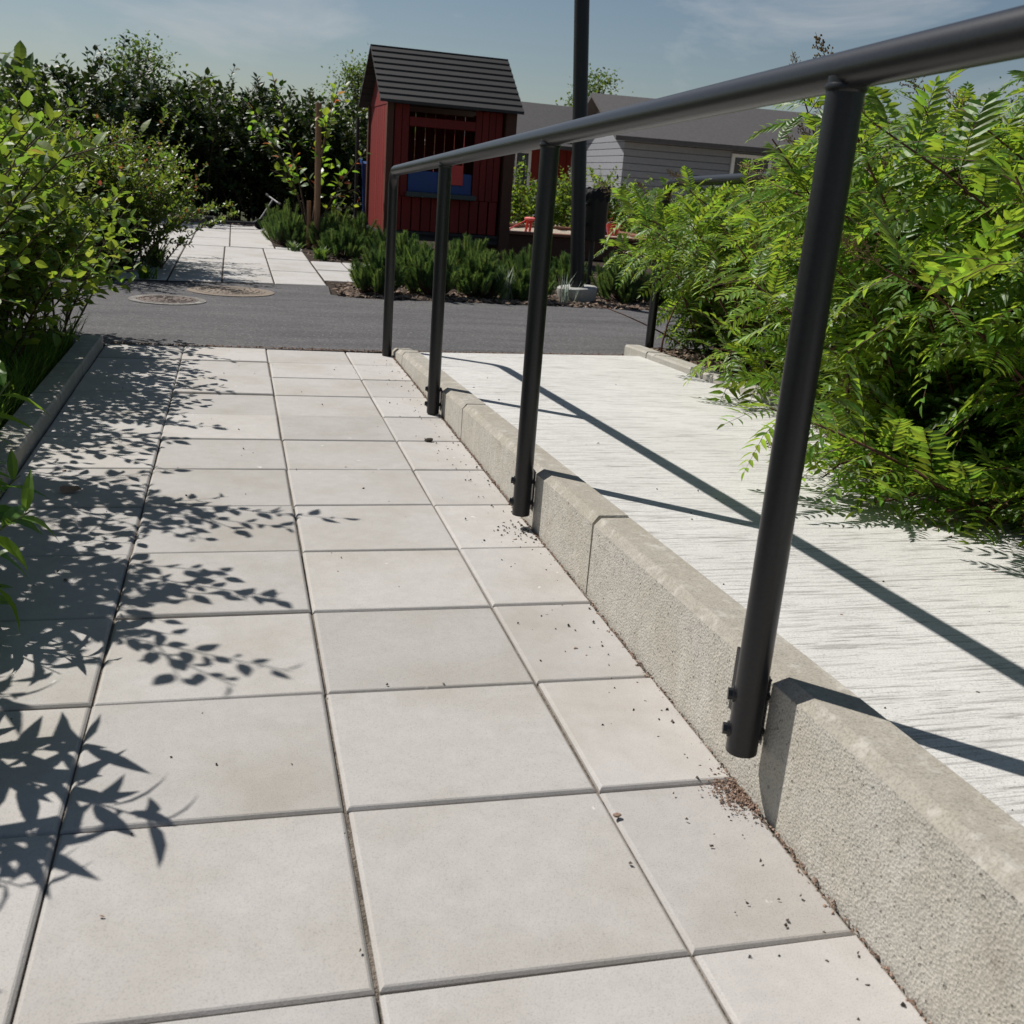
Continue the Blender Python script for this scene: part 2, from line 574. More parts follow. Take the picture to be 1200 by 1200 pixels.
M['roof'] = mat_plain('dark_roof', (.085, .08, .08), .7, .3, .05, 14, .2)
M['glass'] = mat_plain('window_glass', (.02, .025, .03), .08, .6, 0, 5, .1)
M['rubber'] = mat_plain('black_rubber', (.015, .015, .015), .75, .25, 0, 40, .1)
M['shelf'] = mat_plain('grey_green_shelf', (.06, .075, .07), .6, .3, 0, 20, .15)


# ------------------------------------------------------------------ ground, road, walks
def sheet(name, pts, z, mat, kind='structure', thick=0.0):
    mb = MB()
    n = len(pts)
    vs = [(x, y, z) for x, y in pts]
    fs = [tuple(range(n))]
    if thick:
        vs += [(x, y, z - thick) for x, y in pts]
        fs += [(i, i + n, (i + 1) % n + n, (i + 1) % n) for i in range(n)]
    mb.add(vs, fs)
    return tag(mb.build(name, mat), kind=kind)


g = sheet('ground', [(600 * math.cos(2 * PI * k / 48), 600 * math.sin(2 * PI * k / 48)) for k in range(48)], -0.10, M['lawn'])
# asphalt path crossing between the near walk and the planting beds
asph = [(-9, 4.02), (-0.2, 4.10), (1.46, 4.16), (2.92, 4.30), (3.2, 4.36), (16, 5.6), (16, 8.4), (8, 6.95), (3.9, 6.62), (2.5, 6.56), (1.55, 6.50),
        (1.34, 6.66), (1.37, 7.24), (0.15, 7.00), (-0.25, 6.98), (-0.65, 6.80), (-9, 6.6)]
sheet('asphalt_path', asph, -0.004, M['asphalt'], thick=.09)

# near walk: joint bed + separate slabs
ROW = 0.3736
walk = sheet('slab_walk', [(0.0, -3.4), (1.46, -3.4), (1.46, 4.098), (0.0, 4.085)], -0.009, M['sand'], thick=.06)


def slab_mesh(w, d, gap=.0023, ch=.0060, depth=.035):
    x0, x1, y0, y1 = -w / 2 + gap, w / 2 - gap, -d / 2 + gap, d / 2 - gap
    vs, fs = [], []
    for z, i in ((-depth, 0), (-ch * .8, 0), (-ch * .22, ch * .55), (0, ch)):
        vs += [(x0 + i, y0 + i, z), (x1 - i, y0 + i, z), (x1 - i, y1 - i, z), (x0 + i, y1 - i, z)]
    for k in range(3):
        for i in range(4):
            j = (i + 1) % 4
            fs.append((4 * k + i, 4 * k + j, 4 * k + 4 + j, 4 * k + 4 + i))
    fs.append((12, 13, 14, 15))
    mb = MB()
    mb.add(vs, fs)
    return mb.mesh('paving_slab', M['slab'])


SL = {w: slab_mesh(w, ROW) for w in (.372, .4, .238)}
cols = [(.028 + .186, .372), (.6, .4), (1.0, .4), (1.2 + .119, .238)]
for j in range(-9, 11):
    for cx, w in cols:
        o = link('paving_slab', SL[w], walk)
        o.location = (cx + rng.normal(0, .0009), (j + .5) * ROW + rng.normal(0, .0012), rng.normal(0, .0017))
        o.rotation_euler = (rng.normal(0, .0022), rng.normal(0, .0022), rng.normal(0, .0018))

# far walk beyond the asphalt
fw = sheet('far_slab_walk', [(-.6, 7.0), (1.365, 7.235), (1.37, 7.62), (2.0, 7.66), (2.0, 9.42), (1.385, 9.42), (1.385, 10.68), (1.06, 15.6), (-.7, 15.6)], -.008, M['soil'], thick=.06)


def poly_slab(pts, parent, gap=.006, mat=None, z=0.0):
    cx = sum(p[0] for p in pts) / 4
    cy = sum(p[1] for p in pts) / 4
    q = []
    for (x, y) in pts:
        dx, dy = x - cx, y - cy
        q.append((x - cx - math.copysign(gap, dx), y - cy - math.copysign(gap, dy)))
    mb = MB()
    vs = [(x, y, -.03) for x, y in q] + [(x, y, -.005) for x, y in q] + [(x - math.copysign(.006, x), y - math.copysign(.006, y), 0) for x, y in q]
    fs = [(i, (i + 1) % 4, 4 + (i + 1) % 4, 4 + i) for i in range(4)] + [(4 + i, 4 + (i + 1) % 4, 8 + (i + 1) % 4, 8 + i) for i in range(4)] + [(8, 9, 10, 11)]
    mb.add(vs, fs)
    o = mb.build('paving_slab', mat or M['slab_far'], parent)
    o.location = (cx, cy, z + rng.normal(0, .0015))
    return o


xs = [-.60, -.25, .15, .55, .95, 1.365]
ys = [7.03, 8.25, 9.42, 10.64]
for i in range(5):
    for k in range(3):
        y0a = ys[k] + (0.12 * (xs[i] + .6) if k == 0 else 0)
        y0b = ys[k] + (0.12 * (xs[i + 1] + .6) if k == 0 else 0)
        poly_slab([(xs[i], y0a), (xs[i + 1], y0b), (xs[i + 1], ys[k + 1]), (xs[i], ys[k + 1])], fw)
for x0, x1 in ((1.37, 1.68), (1.68, 1.99)):
    for y0, y1 in ((7.66, 8.54), (8.54, 9.40)):
        poly_slab([(x0, y0), (x1, y0), (x1, y1), (x0, y1)], fw)
xs2 = [-.62, -.22, .18, .60, 1.08]
for i in range(4):
    for k in range(4):
        y0, y1 = 10.70 + 1.2 * k, 10.70 + 1.2 * (k + 1)
        f0, f1 = (0.0, 0.0)
        poly_slab([(xs2[i], y0), (xs2[i + 1], y0), (xs2[i + 1], y1), (xs2[i], y1)], fw)
poly_slab([(1.085, 10.70), (1.38, 10.70), (1.38, 10.95), (1.085, 10.95)], fw)

# concrete ramp
RS = 0.0414


def kz(y):
    return .055 + (4.1 - y) * RS


def rz_(y):
    return kz(y) - .022


mb = MB()
ysr = [-3.4, 3.9, 4.13]
zt = [rz_(-3.4), rz_(3.9), .004]
prof = list(zip(ysr, zt))
vs, fs = [], []
for x, off in ((1.534, 0), (2.80, .12)):
    for y, z in prof:
        yy = y + (off * 1.0 if y > 3.8 else 0)
        vs.append((x, yy, z))
    for y, z in prof:
        yy = y + (off * 1.0 if y > 3.8 else 0)
        vs.append((x, yy, -.09))
for i in range(2):
    fs.append((i, 6 + i, 6 + i + 1, i + 1))
fs += [(2, 8, 11, 5), (0, 1, 2, 5, 4, 3), (6, 9, 10, 11, 8, 7), (0, 3, 9, 6)]
mb.add(vs, fs)
tag(mb.build('concrete_ramp', M['broom']), kind='structure')

# planting beds (soil)
sheet('planting_bed', [(-9, -4), (-.075, -4), (-.075, 4.05), (-9, 3.98)], -.012, M['soil'], thick=.08)
mb = MB()
nx, ny = 2, 12
pb = []
for j in range(ny + 1):
    y = -3.4 + j * (4.30 + 3.4) / ny
    zb = max(.02, rz_(y) + .02)
    pb += [(2.895, y, zb), (12, y + .9, zb * .5)]
mb.add(pb, [(2 * j, 2 * j + 1, 2 * j + 3, 2 * j + 2) for j in range(ny)])
tag(mb.build('planting_bed', M['soil']), kind='structure')
sheet('planting_bed', [(1.56, 6.52), (2.5, 6.58), (3.9, 6.64), (8, 6.97), (9, 11.6), (5.9, 15), (2, 15.6), (1.1, 15.6), (1.4, 9.43), (2.01, 9.43), (2.01, 7.63), (1.38, 7.60), (1.36, 6.68)], -.006, M['soil'], thick=.07)
sheet('planting_bed', [(-9, 6.62), (-.65, 6.82), (-.25, 7.0), (-.61, 7.0), (-.63, 10.7), (-.70, 15.6), (-9, 16)], -.006, M['soil'], thick=.07)
sheet('play_yard', [(4.2, 15.75), (5.9, 15.05), (9, 11.65), (30, 13), (40, 60), (6, 60)], -.03, M['play_sand'], thick=.06)


# ------------------------------------------------------------------ kerbs
def kerb_blocks(parent, ys, x0, x1, ztop, mats, cham=.018, zb=-.08, wob=.0015):
    for a, b in zip(ys[:-1], ys[1:]):
        mb = MB()
        a2, b2 = a + .003, b - .003
        dz = rng.normal(0, wob)
        n = 3
        sec = []
        for y in np.linspace(a2, b2, n + 1):
            e = .0
            zt_ = ztop(y) + dz
            sec.append([(x0, y, zb), (x0, y, zt_ - cham), (x0 + cham * .85, y, zt_), (x1 - .006, y, zt_), (x1, y, zt_ - .008), (x1, y, zb)])
        # slightly rounded ends
        for s_, sg in ((sec[0], 1), (sec[-1], -1)):
            for k in (2, 3):
                s_[k] = (s_[k][0], s_[k][1] + sg * .006, s_[k][2])
            s_[1] = (s_[1][0], s_[1][1] + sg * .003, s_[1][2])
        vs = [p for s_ in sec for p in s_]
        for i in range(n):
            for k in range(5):
                q = (6 * i + k, 6 * i + k + 1, 6 * (i + 1) + k + 1, 6 * (i + 1) + k)
                mb.add([vs[t] for t in q], [(0, 1, 2, 3)], 0 if k == 0 else 1)
        mb.add(sec[0], [(5, 4, 3, 2, 1, 0)], 0)
        mb.add(sec[-1], [(0, 1, 2, 3, 4, 5)], 0)
        o = mb.build('kerb_block', mats, parent)
        # weld
        import bmesh
        bm = bmesh.new()
        bm.from_mesh(o.data)
        bmesh.ops.remove_doubles(bm, verts=bm.verts, dist=1e-5)
        bm.to_mesh(o.data)
        bm.free()


wall = thing('retaining_kerb', 'low rough concrete kerb wall with chamfered edge between slab walk and ramp, carrying the railing posts', 'kerb')
kerb_blocks(wall, [-3.70, -2.20, -.70, .80, 2.28, 3.74, 4.10], 1.441, 1.533, lambda y: kz(y) if y < 3.8 else kz(3.8) - (y - 3.8) * .12, [M['kerb_face'], M['kerb_top']])
lk = thing('edge_kerb', 'low leaf shaded concrete kerb along the left edge of the slab walk', 'kerb')
kerb_blocks(lk, [-3.3, -2.3, -1.3, -.3, .7, 1.7, 2.7, 3.3, 4.06], -.075, .024, lambda y: .052, [M['kerb_grey'], M['kerb_grey']], .008)
rk = thing('edge_kerb', 'low pale kerb on the far side of the ramp, in front of the feathery shrubs', 'kerb')
kerb_blocks(rk, [-3.0, -2.0, -1.0, 0.0, 1.0, 2.0, 2.93, 3.93, 4.27], 2.80, 2.892, lambda y: rz_(y) + .042, [M['kerb_grey'], M['kerb_grey']], .010)

# ------------------------------------------------------------------ railings
PX = 1.4065


def rail_z(y):
    return .915 + (4.04 - y) * RS


PY = [4.035, 2.675, 1.290, -.062, -1.43]
hr = thing('ramp_railing', 'charcoal tube railing bolted to the rough kerb wall, posts at full height across the middle', 'railing')
R0 = .0245


def elbow_path(x, y, z0, zt_, y_end, rise):
    r = .09
    pts = [(x, y, z0), (x, y, zt_ - r)]
    for k in range(1, 7):
        a = k / 6 * PI / 2
        pts.append((x, y - r + r * math.cos(a), zt_ - r + r * math.sin(a)))
    pts.append((x, y_end, zt_ + (y - r - y_end) * rise))
    return pts


mb = MB()
mb.tube(elbow_path(PX, PY[0], .0, rail_z(PY[0]), -2.2, RS), R0, 24)
smooth_by_angle(mb.build('end_post_and_handrail', M['post'], hr), 50)
for y in PY[1:]:
    zb = kz(y) - .135
    if y > 1:
        zb = max(.006, zb)
    mb = MB()
    mb.tube([(PX, y, zb), (PX, y, rail_z(y) - .012)], R0, 28)
    smooth_by_angle(mb.build('post', M['post'], hr), 50)
    mb = MB()
    mb.box((1.4372, y + .006, zb + .012), (1.4408, y + .115, kz(y) - .012), 0)
    for dz in (.035, .095):
        mb.tube([(PX + R0 - .003, y, zb + dz), (1.4375, y, zb + dz)], .008, 8)
    mb.build('mounting_plate', M['post'], hr)
    for dz in (.035, .095):
        for sgn in (-1,):
            mb = MB()
            zc = zb + dz
            ax = Vector((-.92, .38, 0)).normalized()
            p0 = Vector((PX, y, zc)) + ax * (R0 - .004)
            mb.tube([p0, p0 + ax * .006], .0125, 16)
            mb.tube([p0 + ax * .006, p0 + ax * .013], .0092, 6)
            mb.build('bolt', M['post'], hr)
    mb = MB()
    zt_ = rail_z(y) - R0
    mb.tube([(PX, y, zt_ - .006), (PX, y, zt_ - .001), (PX, y, zt_ + .004)], [R0 + .0005, R0 + .003, R0 + .001], 24)
    smooth_by_angle(mb.build('weld_bead', M['post'], hr), 60)

rr = thing('ramp_railing', 'dark railing post with bent handrail half hidden in the feathery green shrubs', 'railing')
mb = MB()
mb.tube(elbow_path(2.955, 4.28, .0, .965, 0.2, RS), R0, 20)
smooth_by_angle(mb.build('end_post_and_handrail', M['post'], rr), 50)
for y in (2.9, 1.5):
    mb = MB()
    mb.tube([(2.955, y, rz_(y)), (2.955, y, .965 + (4.19 - y) * RS - .01)], R0, 16)
    smooth_by_angle(mb.build('post', M['post'], rr), 50)


# ------------------------------------------------------------------ plants: leaves and generators
def leaflet(p, d, n, L, W, fold=.25, droop=.15, pts=2):
    """one folded leaflet; returns verts, faces"""
    p, d, n = np.array(p, float), np.array(d, float), np.array(n, float)
    d /= np.linalg.norm(d)
    s = np.cross(n, d)
    s /= np.linalg.norm(s)
    n = np.cross(d, s)
    if pts == 1:
        c = p + d * L * .45 - n * (fold * W * .5 + droop * L * .2)
        v = [p, p + d * L * .42 + s * W * .5 - n * droop * L * .2, p + d * L - n * droop * L, p + d * L * .42 - s * W * .5 - n * droop * L * .2, c]
        return v, [(0, 3, 4), (0, 4, 1), (3, 2, 4), (4, 2, 1)]
    q = []
    for t, w in ((.28, .5), (.62, .40)):
        cc = p + d * L * t - n * (droop * L * t * t)
        q += [cc + s * W * w + n * fold * W * .5, cc, cc - s * W * w + n * fold * W * .5]
    v = [p] + q + [p + d * L - n * droop * L]
    f = [(0, 2, 1), (0, 3, 2), (1, 2, 5, 4), (2, 3, 6, 5), (4, 5, 7), (5, 6, 7)]
    return v, f


def compound_leaf(seed, L=.20, pairs=9, ll=.062, lw=.015):
    r = np.random.default_rng(seed)
    mb = MB()
    dr = r.uniform(.05, .65)
    side = r.normal(0, .06)

    def ax(t):
        return np.array([L * t, side * L * t * t, -dr * L * t * t])
    mb.tube([ax(0), ax(.5), ax(1)], [.0014, .001, .0005], 4, False, 1)
    for i in range(pairs):
        t = .16 + .80 * i / (pairs - 1)
        sz = (.62 + .75 * math.sin(PI * min(1, .22 + .62 * t))) * .72
        if t > .8:
            sz *= 1 - (t - .8) * 2.2
        for sg in (1, -1):
            ang = math.radians(r.uniform(52, 66))
            d = np.array([math.cos(ang), sg * math.sin(ang), r.uniform(-.28, .05)])
            v, f = leaflet(ax(t), d, (0, 0, 1), ll * sz * r.uniform(.9, 1.1), lw * (.75 + .35 * sz), .35, r.uniform(.10, .30))
            mb.add(v, f)
    v, f = leaflet(ax(1), ax(1) - ax(.9), (0, 0, 1), ll * .55, lw * .8, .3, .15)
    mb.add(v, f)
    return mb


def simple_leaf(seed, L, W, fold=.25, droop=.15, petiole=.012):
    r = np.random.default_rng(seed)
    mb = MB()
    mb.tube([(0, 0, 0), (petiole, 0, 0)], [.0009, .0007], 3, False, 1)
    p = np.array([petiole, 0, 0])
    q = []
    side = r.normal(0, .05)
    for t, w in ((.10, .26), (.30, .48), (.55, .46), (.80, .24)):
        cc = p + np.array([L * t, side * L * t * t, -droop * L * t * t])
        q.append((cc + np.array([0, W * w, fold * W * w]), cc, cc + np.array([0, -W * w, fold * W * w])))
    vs = [p] + [x for t in q for x in t] + [p + np.array([L, side * L, -droop * L])]
    fs = [(0, 2, 1), (0, 3, 2)]
    for i in range(3):
        a, b = 1 + 3 * i, 4 + 3 * i
        fs += [(a, a + 1, b + 1, b), (a + 1, a + 2, b + 2, b + 1)]
    fs += [(10, 11, 13), (11, 12, 13)]
    mb.add(vs, fs)
    return mb


def frame(x, up, roll=0.0):
    x = np.array(x, float)
    x /= np.linalg.norm(x)
    y = np.cross(np.array(up, float), x)
    if np.linalg.norm(y) < 1e-4:
        y = np.cross((1, 0, 0), x)
    y /= np.linalg.norm(y)
    z = np.cross(x, y)
    c, s = math.cos(roll), math.sin(roll)
    return np.stack([x, c * y + s * z, -s * y + c * z], 1)


def joined(name, variants, places, mats, parent, per=None):
    """many placed copies of small meshes joined into one part"""
    V, F, MI, off = [], [], [], 0
    arr = [(np.array(v.v), v.f, v.m) for v in variants]
    for (k, p, R, s) in places:
        v, f, m = arr[k]
        V.append(v @ (R.T * s) + p)
        F.extend([tuple(i + off for i in q) for q in f])
        MI.extend(m)
        off += len(v)
    me = bpy.data.meshes.new(name)
    me.from_pydata(np.concatenate(V).tolist(), [], F)
    for mt in mats:
        me.materials.append(mt)
    me.polygons.foreach_set('material_index', MI)
    me.update()
    o = link(name, me, parent)
    if per:
        tag(o, kind='stuff')
    return o


def in_view(p, margin=1.12):
    d = p - CAM_POS
    z = d @ _f
    return z > .2 and abs(d @ _r) < z * .4897 * margin and abs(d @ _u) < z * .4897 * margin


def place_leaves(root, origin, partname, variants, meshes, places, mats, n_parts, massname='foliage'):
    """nearest visible leaves as parts of their own, the rest as one 'stuff' part"""
    key = []
    for i, (k, p, R, s) in enumerate(places):
        w = p + origin
        key.append((0 if in_view(w) else 1, float(np.linalg.norm(w - CAM_POS)), i))
    key.sort()
    pick = set(i for a, b, i in key[:n_parts] if a == 0)
    for i in pick:
        k, p, R, s = places[i]
        mw = Matrix([[R[0][0] * s, R[0][1] * s, R[0][2] * s, p[0]], [R[1][0] * s, R[1][1] * s, R[1][2] * s, p[1]],
                     [R[2][0] * s, R[2][1] * s, R[2][2] * s, p[2]], [0, 0, 0, 1]])
        link(partname, meshes[k], root, mw=mw)
    rest = [pl for i, pl in enumerate(places) if i not in pick]
    if rest:
        joined(massname, variants, rest, mats, root, per=True)


def stem_curve(base, az, lean, L, droop, n=7, r=None, curl=.12):
    """points of a stem leaning out and drooping under its weight"""
    r = r or rng
    pts = [np.array(base, float)]
    th = lean
    a = az
    for i in range(n):
        d = np.array([math.sin(th) * math.cos(a), math.sin(th) * math.sin(a), math.cos(th)])
        pts.append(pts[-1] + d * L / n)
        th += droop / n
        a += r.normal(0, curl)
    return np.array(pts)


def along(pts, t):
    x = t * (len(pts) - 1)
    i = min(int(x), len(pts) - 2)
    f = x - i
    return pts[i] * (1 - f) + pts[i + 1] * f, (pts[i + 1] - pts[i])


FROND_V = [compound_leaf(100 + i) for i in range(8)]
FROND_M = [v.mesh('frond', [M['sorb'], M['red_stem']]) for v in FROND_V]
FROND_V2 = [compound_leaf(200 + i, .19, 8) for i in range(4)]


def panicle_mesh():
    r = np.random.default_rng(5)
    mb = MB()
    mb.tube([(0, 0, 0), (0.06, 0, .004), (.13, 0, 0)], [.0015, .001, .0005], 4, False)
    for i in range(26):
        t = .02 + .10 * i / 26
        a = i * 2.4
        l = .045 * (1 - i / 30)
        d = np.array([.6, .8 * math.cos(a), .8 * math.sin(a)])
        p0 = np.array([t, 0, 0])
        mb.tube([p0, p0 + d * l], [.0006, .0004], 3, False)
        for k in range(5):
            q = p0 + d * l * (.35 + .65 * k / 4) + r.normal(0, .002, 3)
            s = .0022
            mb.add([q + (s, 0, 0), q + (-s, s, 0), q + (-s, -s, 0), q + (0, 0, s * 1.4)], [(0, 1, 3), (1, 2, 3), (2, 0, 3)])
    return mb.mesh('flower_panicle', M['panicle'])


PANICLE = panicle_mesh()


def sorbaria(x, y, z, label, n_stems, height, out_az, n_parts, lowp, spread=1.0, seed=0, fill=1.0):
    r = np.random.default_rng(seed)
    root = thing('feathery_shrub', label, 'shrub', (x, y, z), 0, 'feathery leaved shrubs beside the ramp')
    origin = np.array([x, y, z])
    stems, places = MB(), []
    tips = []
    for i in range(n_stems):
        base = (r.normal(0, .16), r.normal(0, .22), 0)
        low = r.random() < lowp
        if low:
            az = out_az + r.normal(0, .75)
            lean = r.uniform(1.15, 1.75)
        elif r.random() < .6:
            az = out_az + r.normal(0, .65)
            lean = r.uniform(.15, .95)
        else:
            az = r.uniform(0, 2 * PI)
            lean = r.uniform(.05, .6)
        L = height * (r.uniform(.62, 1.08) * (1 + .12 * lean) if not low else r.uniform(.42, .72))
        pts = stem_curve(base, az, lean * .75, L, r.uniform(.3, .9) * spread, 7, r)
        pts[:, 2] = np.maximum(pts[:, 2], .05 * np.linspace(0, 1, len(pts)))
        stems.tube(pts, np.linspace(.0065, .0022, len(pts)), 5, False)
        nf = int(L / .026 * fill)
        for k in range(nf):
            t = .08 + .92 * k / nf
            p, d = along(pts, t)
            if p[2] < .03 or (y > 2.7 and x + p[0] < 3.2 and p[2] < .46 - .25 * max(0, 3.6 - y - p[1])):
                continue
            d = d / np.linalg.norm(d)
            a = k * 2.39 + r.uniform(-.4, .4)
            e1 = np.cross(d, (0.3, 0.2, 1)); e1 /= np.linalg.norm(e1)
            e2 = np.cross(d, e1)
            o = math.cos(a) * e1 + math.sin(a) * e2
            dirv = o * .85 + d * .45 + np.array([0, 0, .10])
            if p[2] < .12:
                dirv[2] = abs(dirv[2])
            s = r.uniform(.6, 1.25) * (1.0 if t < .85 else .75)
            places.append((int(r.integers(8)), p, frame(dirv, (0, 0, 1), r.normal(0, .3)), s))
        tips.append((pts[-1], pts[-1] - pts[-2]))
    stems.build('stems', M['red_stem'], root)
    place_leaves(root, origin, 'frond', FROND_V, FROND_M, places, [M['sorb'], M['red_stem']], n_parts)
    for p, d in tips:
        if r.random() < .42:
            R = frame(d + np.array([0, 0, .02]), (0, 0, 1))
            s = r.uniform(.8, 1.3)
            link('flower_panicle', PANICLE, root, mw=Matrix([[*(R[0] * s), p[0]], [*(R[1] * s), p[1]], [*(R[2] * s), p[2]], [0, 0, 0, 1]]))
    return root


W_ = PI  # towards the ramp (-x)
sorb_spots = [
    (3.50, 4.22, .03, 'feathery green shrub around the far railing post, reaching over the asphalt edge', 32, 1.02, W_ + .1, 260, .10),
    (3.48, 3.35, .06, 'feathery shrub drooping fronds over the broken end of the pale kerb', 32, 1.08, W_, 280, .10),
    (3.22, 2.30, .10, 'feathery shrub with low fronds lying on the ramp, seen left of the nearest railing post', 32, 1.10, W_ + .2, 290, .26),
    (3.02, 1.50, .13, 'feathery shrub filling the space directly right of the nearest railing post', 34, 1.18, W_ + .1, 295, .36),
    (2.97, .80, .16, 'feathery shrub spilling lowest over the ramp at the right edge of view', 34, 1.24, W_ + .1, 295, .38),
    (2.98, .05, .20, 'feathery shrub nearest the viewer, mostly beyond the right edge', 24, 1.25, W_, 200, .36),
    (3.80, 2.45, .06, 'taller feathery shrub in the second row behind the drooping ones', 28, 1.38, W_ + .3, 200, .1),
    (3.75, 1.60, .10, 'tallest feathery shrub in the second row at the far right', 28, 1.46, W_ + .2, 200, .1),
    (4.15, 3.75, .03, 'feathery shrub at the back, beside the asphalt path', 26, 1.22, W_ + .3, 150, .1),
    (3.70, .60, .14, 'second row feathery shrub rising behind the one at the right edge', 24, 1.46, W_ + .1, 120, .1),
    (3.28, 1.05, .14, 'feathery shrub in the middle of the near row, between the two lowest spreading ones', 30, 1.15, W_, 200, .2),
    (3.28, .62, .16, 'smaller feathery shrub in the hollow low between the two nearest ones', 26, .85, W_ + .15, 200, .12),
]
for i, a in enumerate(sorb_spots):
    sorbaria(*a, seed=300 + i)

# ---- round leaved bushes along the left edge
ROUND_V = [simple_leaf(400 + i, .056, .036, .25, .12 + .03 * i) for i in range(5)] + [simple_leaf(410 + i, .048, .029, .3, .2) for i in range(3)]
ROUND_M = [v.mesh('leaf', [M['round_leaf'], M['green_stem']]) for v in ROUND_V]
SMALL_V = [simple_leaf(420 + i, .036, .022, .3, .15, .005) for i in range(5)]
SMALL_M = [v.mesh('leaf', [M['small_leaf'], M['green_stem']]) for v in SMALL_V]
LANCE_V = [simple_leaf(430 + i, .110, .030, .35, .25 + .08 * i, .004) for i in range(5)]
LANCE_M = [v.mesh('leaf', [M['lance_leaf'], M['green_stem']]) for v in LANCE_V]
DARK_V = [simple_leaf(440 + i, .075, .05, .25, .2, .01) for i in range(4)]
DARK_M = [v.mesh('leaf', [M['dark_leaf'], M['green_stem']]) for v in DARK_V]


def leafy_bush(name, loc, label, cat, group, variants, meshes, mats, n_stems, height, seed, n_parts, out_az=None, gap=.035, twigs=3, lean_max=.75,
               base_sd=.2, size=(.8, 1.2), leaf_up=.25, droop=.6, stem_mat='bark', t0=.15, r0=.006):
    r = np.random.default_rng(seed)
    root = thing(name, label, cat, loc, 0, group)
    origin = np.array(loc, float)
    stems, places = MB(), []

    def leaves_on(pts, L, t0):
        nf = max(2, int(L / gap))
        for k in range(nf):
            t = t0 + (1 - t0) * (k + r.uniform(0, .6)) / nf
            p, d = along(pts, min(t, 1))
            if p[2] < .03:
                continue
            d = d / np.linalg.norm(d)
            a = k * 2.39 + r.uniform(-.5, .5)
            e1 = np.cross(d, (.3, .2, 1)); e1 /= np.linalg.norm(e1)
            e2 = np.cross(d, e1)
            o = math.cos(a) * e1 + math.sin(a) * e2
            dv = o * .8 + d * .6 + np.array([0, 0, leaf_up])
            places.append((int(r.integers(len(variants))), p, frame(dv, (0, 0, 1), r.normal(0, .5)), r.uniform(*size) * (1 if t < .8 else .8)))

    for i in range(n_stems):
        base = (r.normal(0, base_sd), r.normal(0, base_sd), 0)
        az = r.uniform(0, 2 * PI) if out_az is None or r.random() < .4 else out_az + r.normal(0, .6)
        lean = r.uniform(.03, lean_max)
        L = height * r.uniform(.65, 1.08)
        pts = stem_curve(base, az, lean, L, r.uniform(.1, droop), 7, r)
        stems.tube(pts, np.linspace(r0, r0 * .25, len(pts)), 5, False)
        leaves_on(pts, L * .85, t0)
        for q in range(twigs):
            p, d = along(pts, r.uniform(.25, .9))
            az2 = az + r.uniform(-1.6, 1.6)
            L2 = r.uniform(.18, .42) * height * .6
            tp = stem_curve(p, az2, lean + r.uniform(.3, .9), L2, r.uniform(-.2, .6), 4, r)
            stems.tube(tp, np.linspace(r0 * .4, r0 * .15, len(tp)), 4, False)
            leaves_on(tp, L2, .1)
    stems.build('stems', M[stem_mat], root)
    place_leaves(root, origin, 'leaf', variants, meshes, places, mats, n_parts)
    return root


RM = [M['round_leaf'], M['green_stem']]
gl = 'round leaved bushes along the left kerb'
leafy_bush('leafy_bush', (-.52, 4.20, 0), 'bushy round leaved shrub at the far end of the left kerb, beside the asphalt', 'shrub', gl, ROUND_V, ROUND_M, RM, 64, .98, 51, 290, -.6, .024, 5, .6, .17, leaf_up=.1, droop=.5)
leafy_bush('leafy_bush', (-.58, 3.50, 0), 'round leaved shrub leaning over the left kerb with sunlit upper leaves', 'shrub', gl, ROUND_V, ROUND_M, RM, 64, 1.04, 52, 290, -.2, .024, 5, .58, .17, leaf_up=.1, t0=.2, droop=.45)
leafy_bush('leafy_bush', (-.66, 2.80, 0), 'round leaved shrub at the left edge, its leaf shadows on the slabs', 'shrub', gl, ROUND_V, ROUND_M, RM, 52, 1.12, 53, 200, 0, .031, 4, .55, .16, leaf_up=.1, t0=.3, droop=.4)
leafy_bush('leafy_bush', (-.68, 2.10, 0), 'round leaved shrub just beyond the left edge, casting shadow along the kerb', 'shrub', gl, ROUND_V, ROUND_M, RM, 46, 1.2, 54, 60, 0, .031, 4, .6, .16, leaf_up=.1, t0=.35, droop=.35)
leafy_bush('leafy_bush', (-.66, 1.38, 0), 'round leaved shrub beside the lance leaved plant, casting long twig shadows', 'shrub', gl, ROUND_V, ROUND_M, RM, 46, 1.16, 55, 30, 0, .030, 4, .62, .16, leaf_up=.1, t0=.4, droop=.3)
LM = [M['lance_leaf'], M['green_stem']]
leafy_bush('lance_leaved_plant', (-.33, .20, 0), 'second narrow leaved plant out of view beside the front slabs', 'plant', None, LANCE_V, LANCE_M, LM,
           30, .62, 58, 0, 0.1, .015, 0, .55, .10, (.9, 1.3), .12, .5, 'green_stem')
leafy_bush('lance_leaved_plant', (-.075, .80, 0), 'low plant with long narrow leaves poking in at the left edge above the kerb', 'plant', None, LANCE_V, LANCE_M, LM,
           16, .50, 56, 200, -.1, .020, 0, 1.15, .05, (.8, 1.2), .0, .6, 'green_stem')
leafy_bush('lance_leaved_plant', (-.34, .44, 0), 'narrow leaved plant out of view whose shadow lies on the front slabs', 'plant', None, LANCE_V, LANCE_M, LM,
           36, .66, 57, 60, 0.1, .014, 0, .6, .10, (.9, 1.3), .12, .5, 'green_stem')

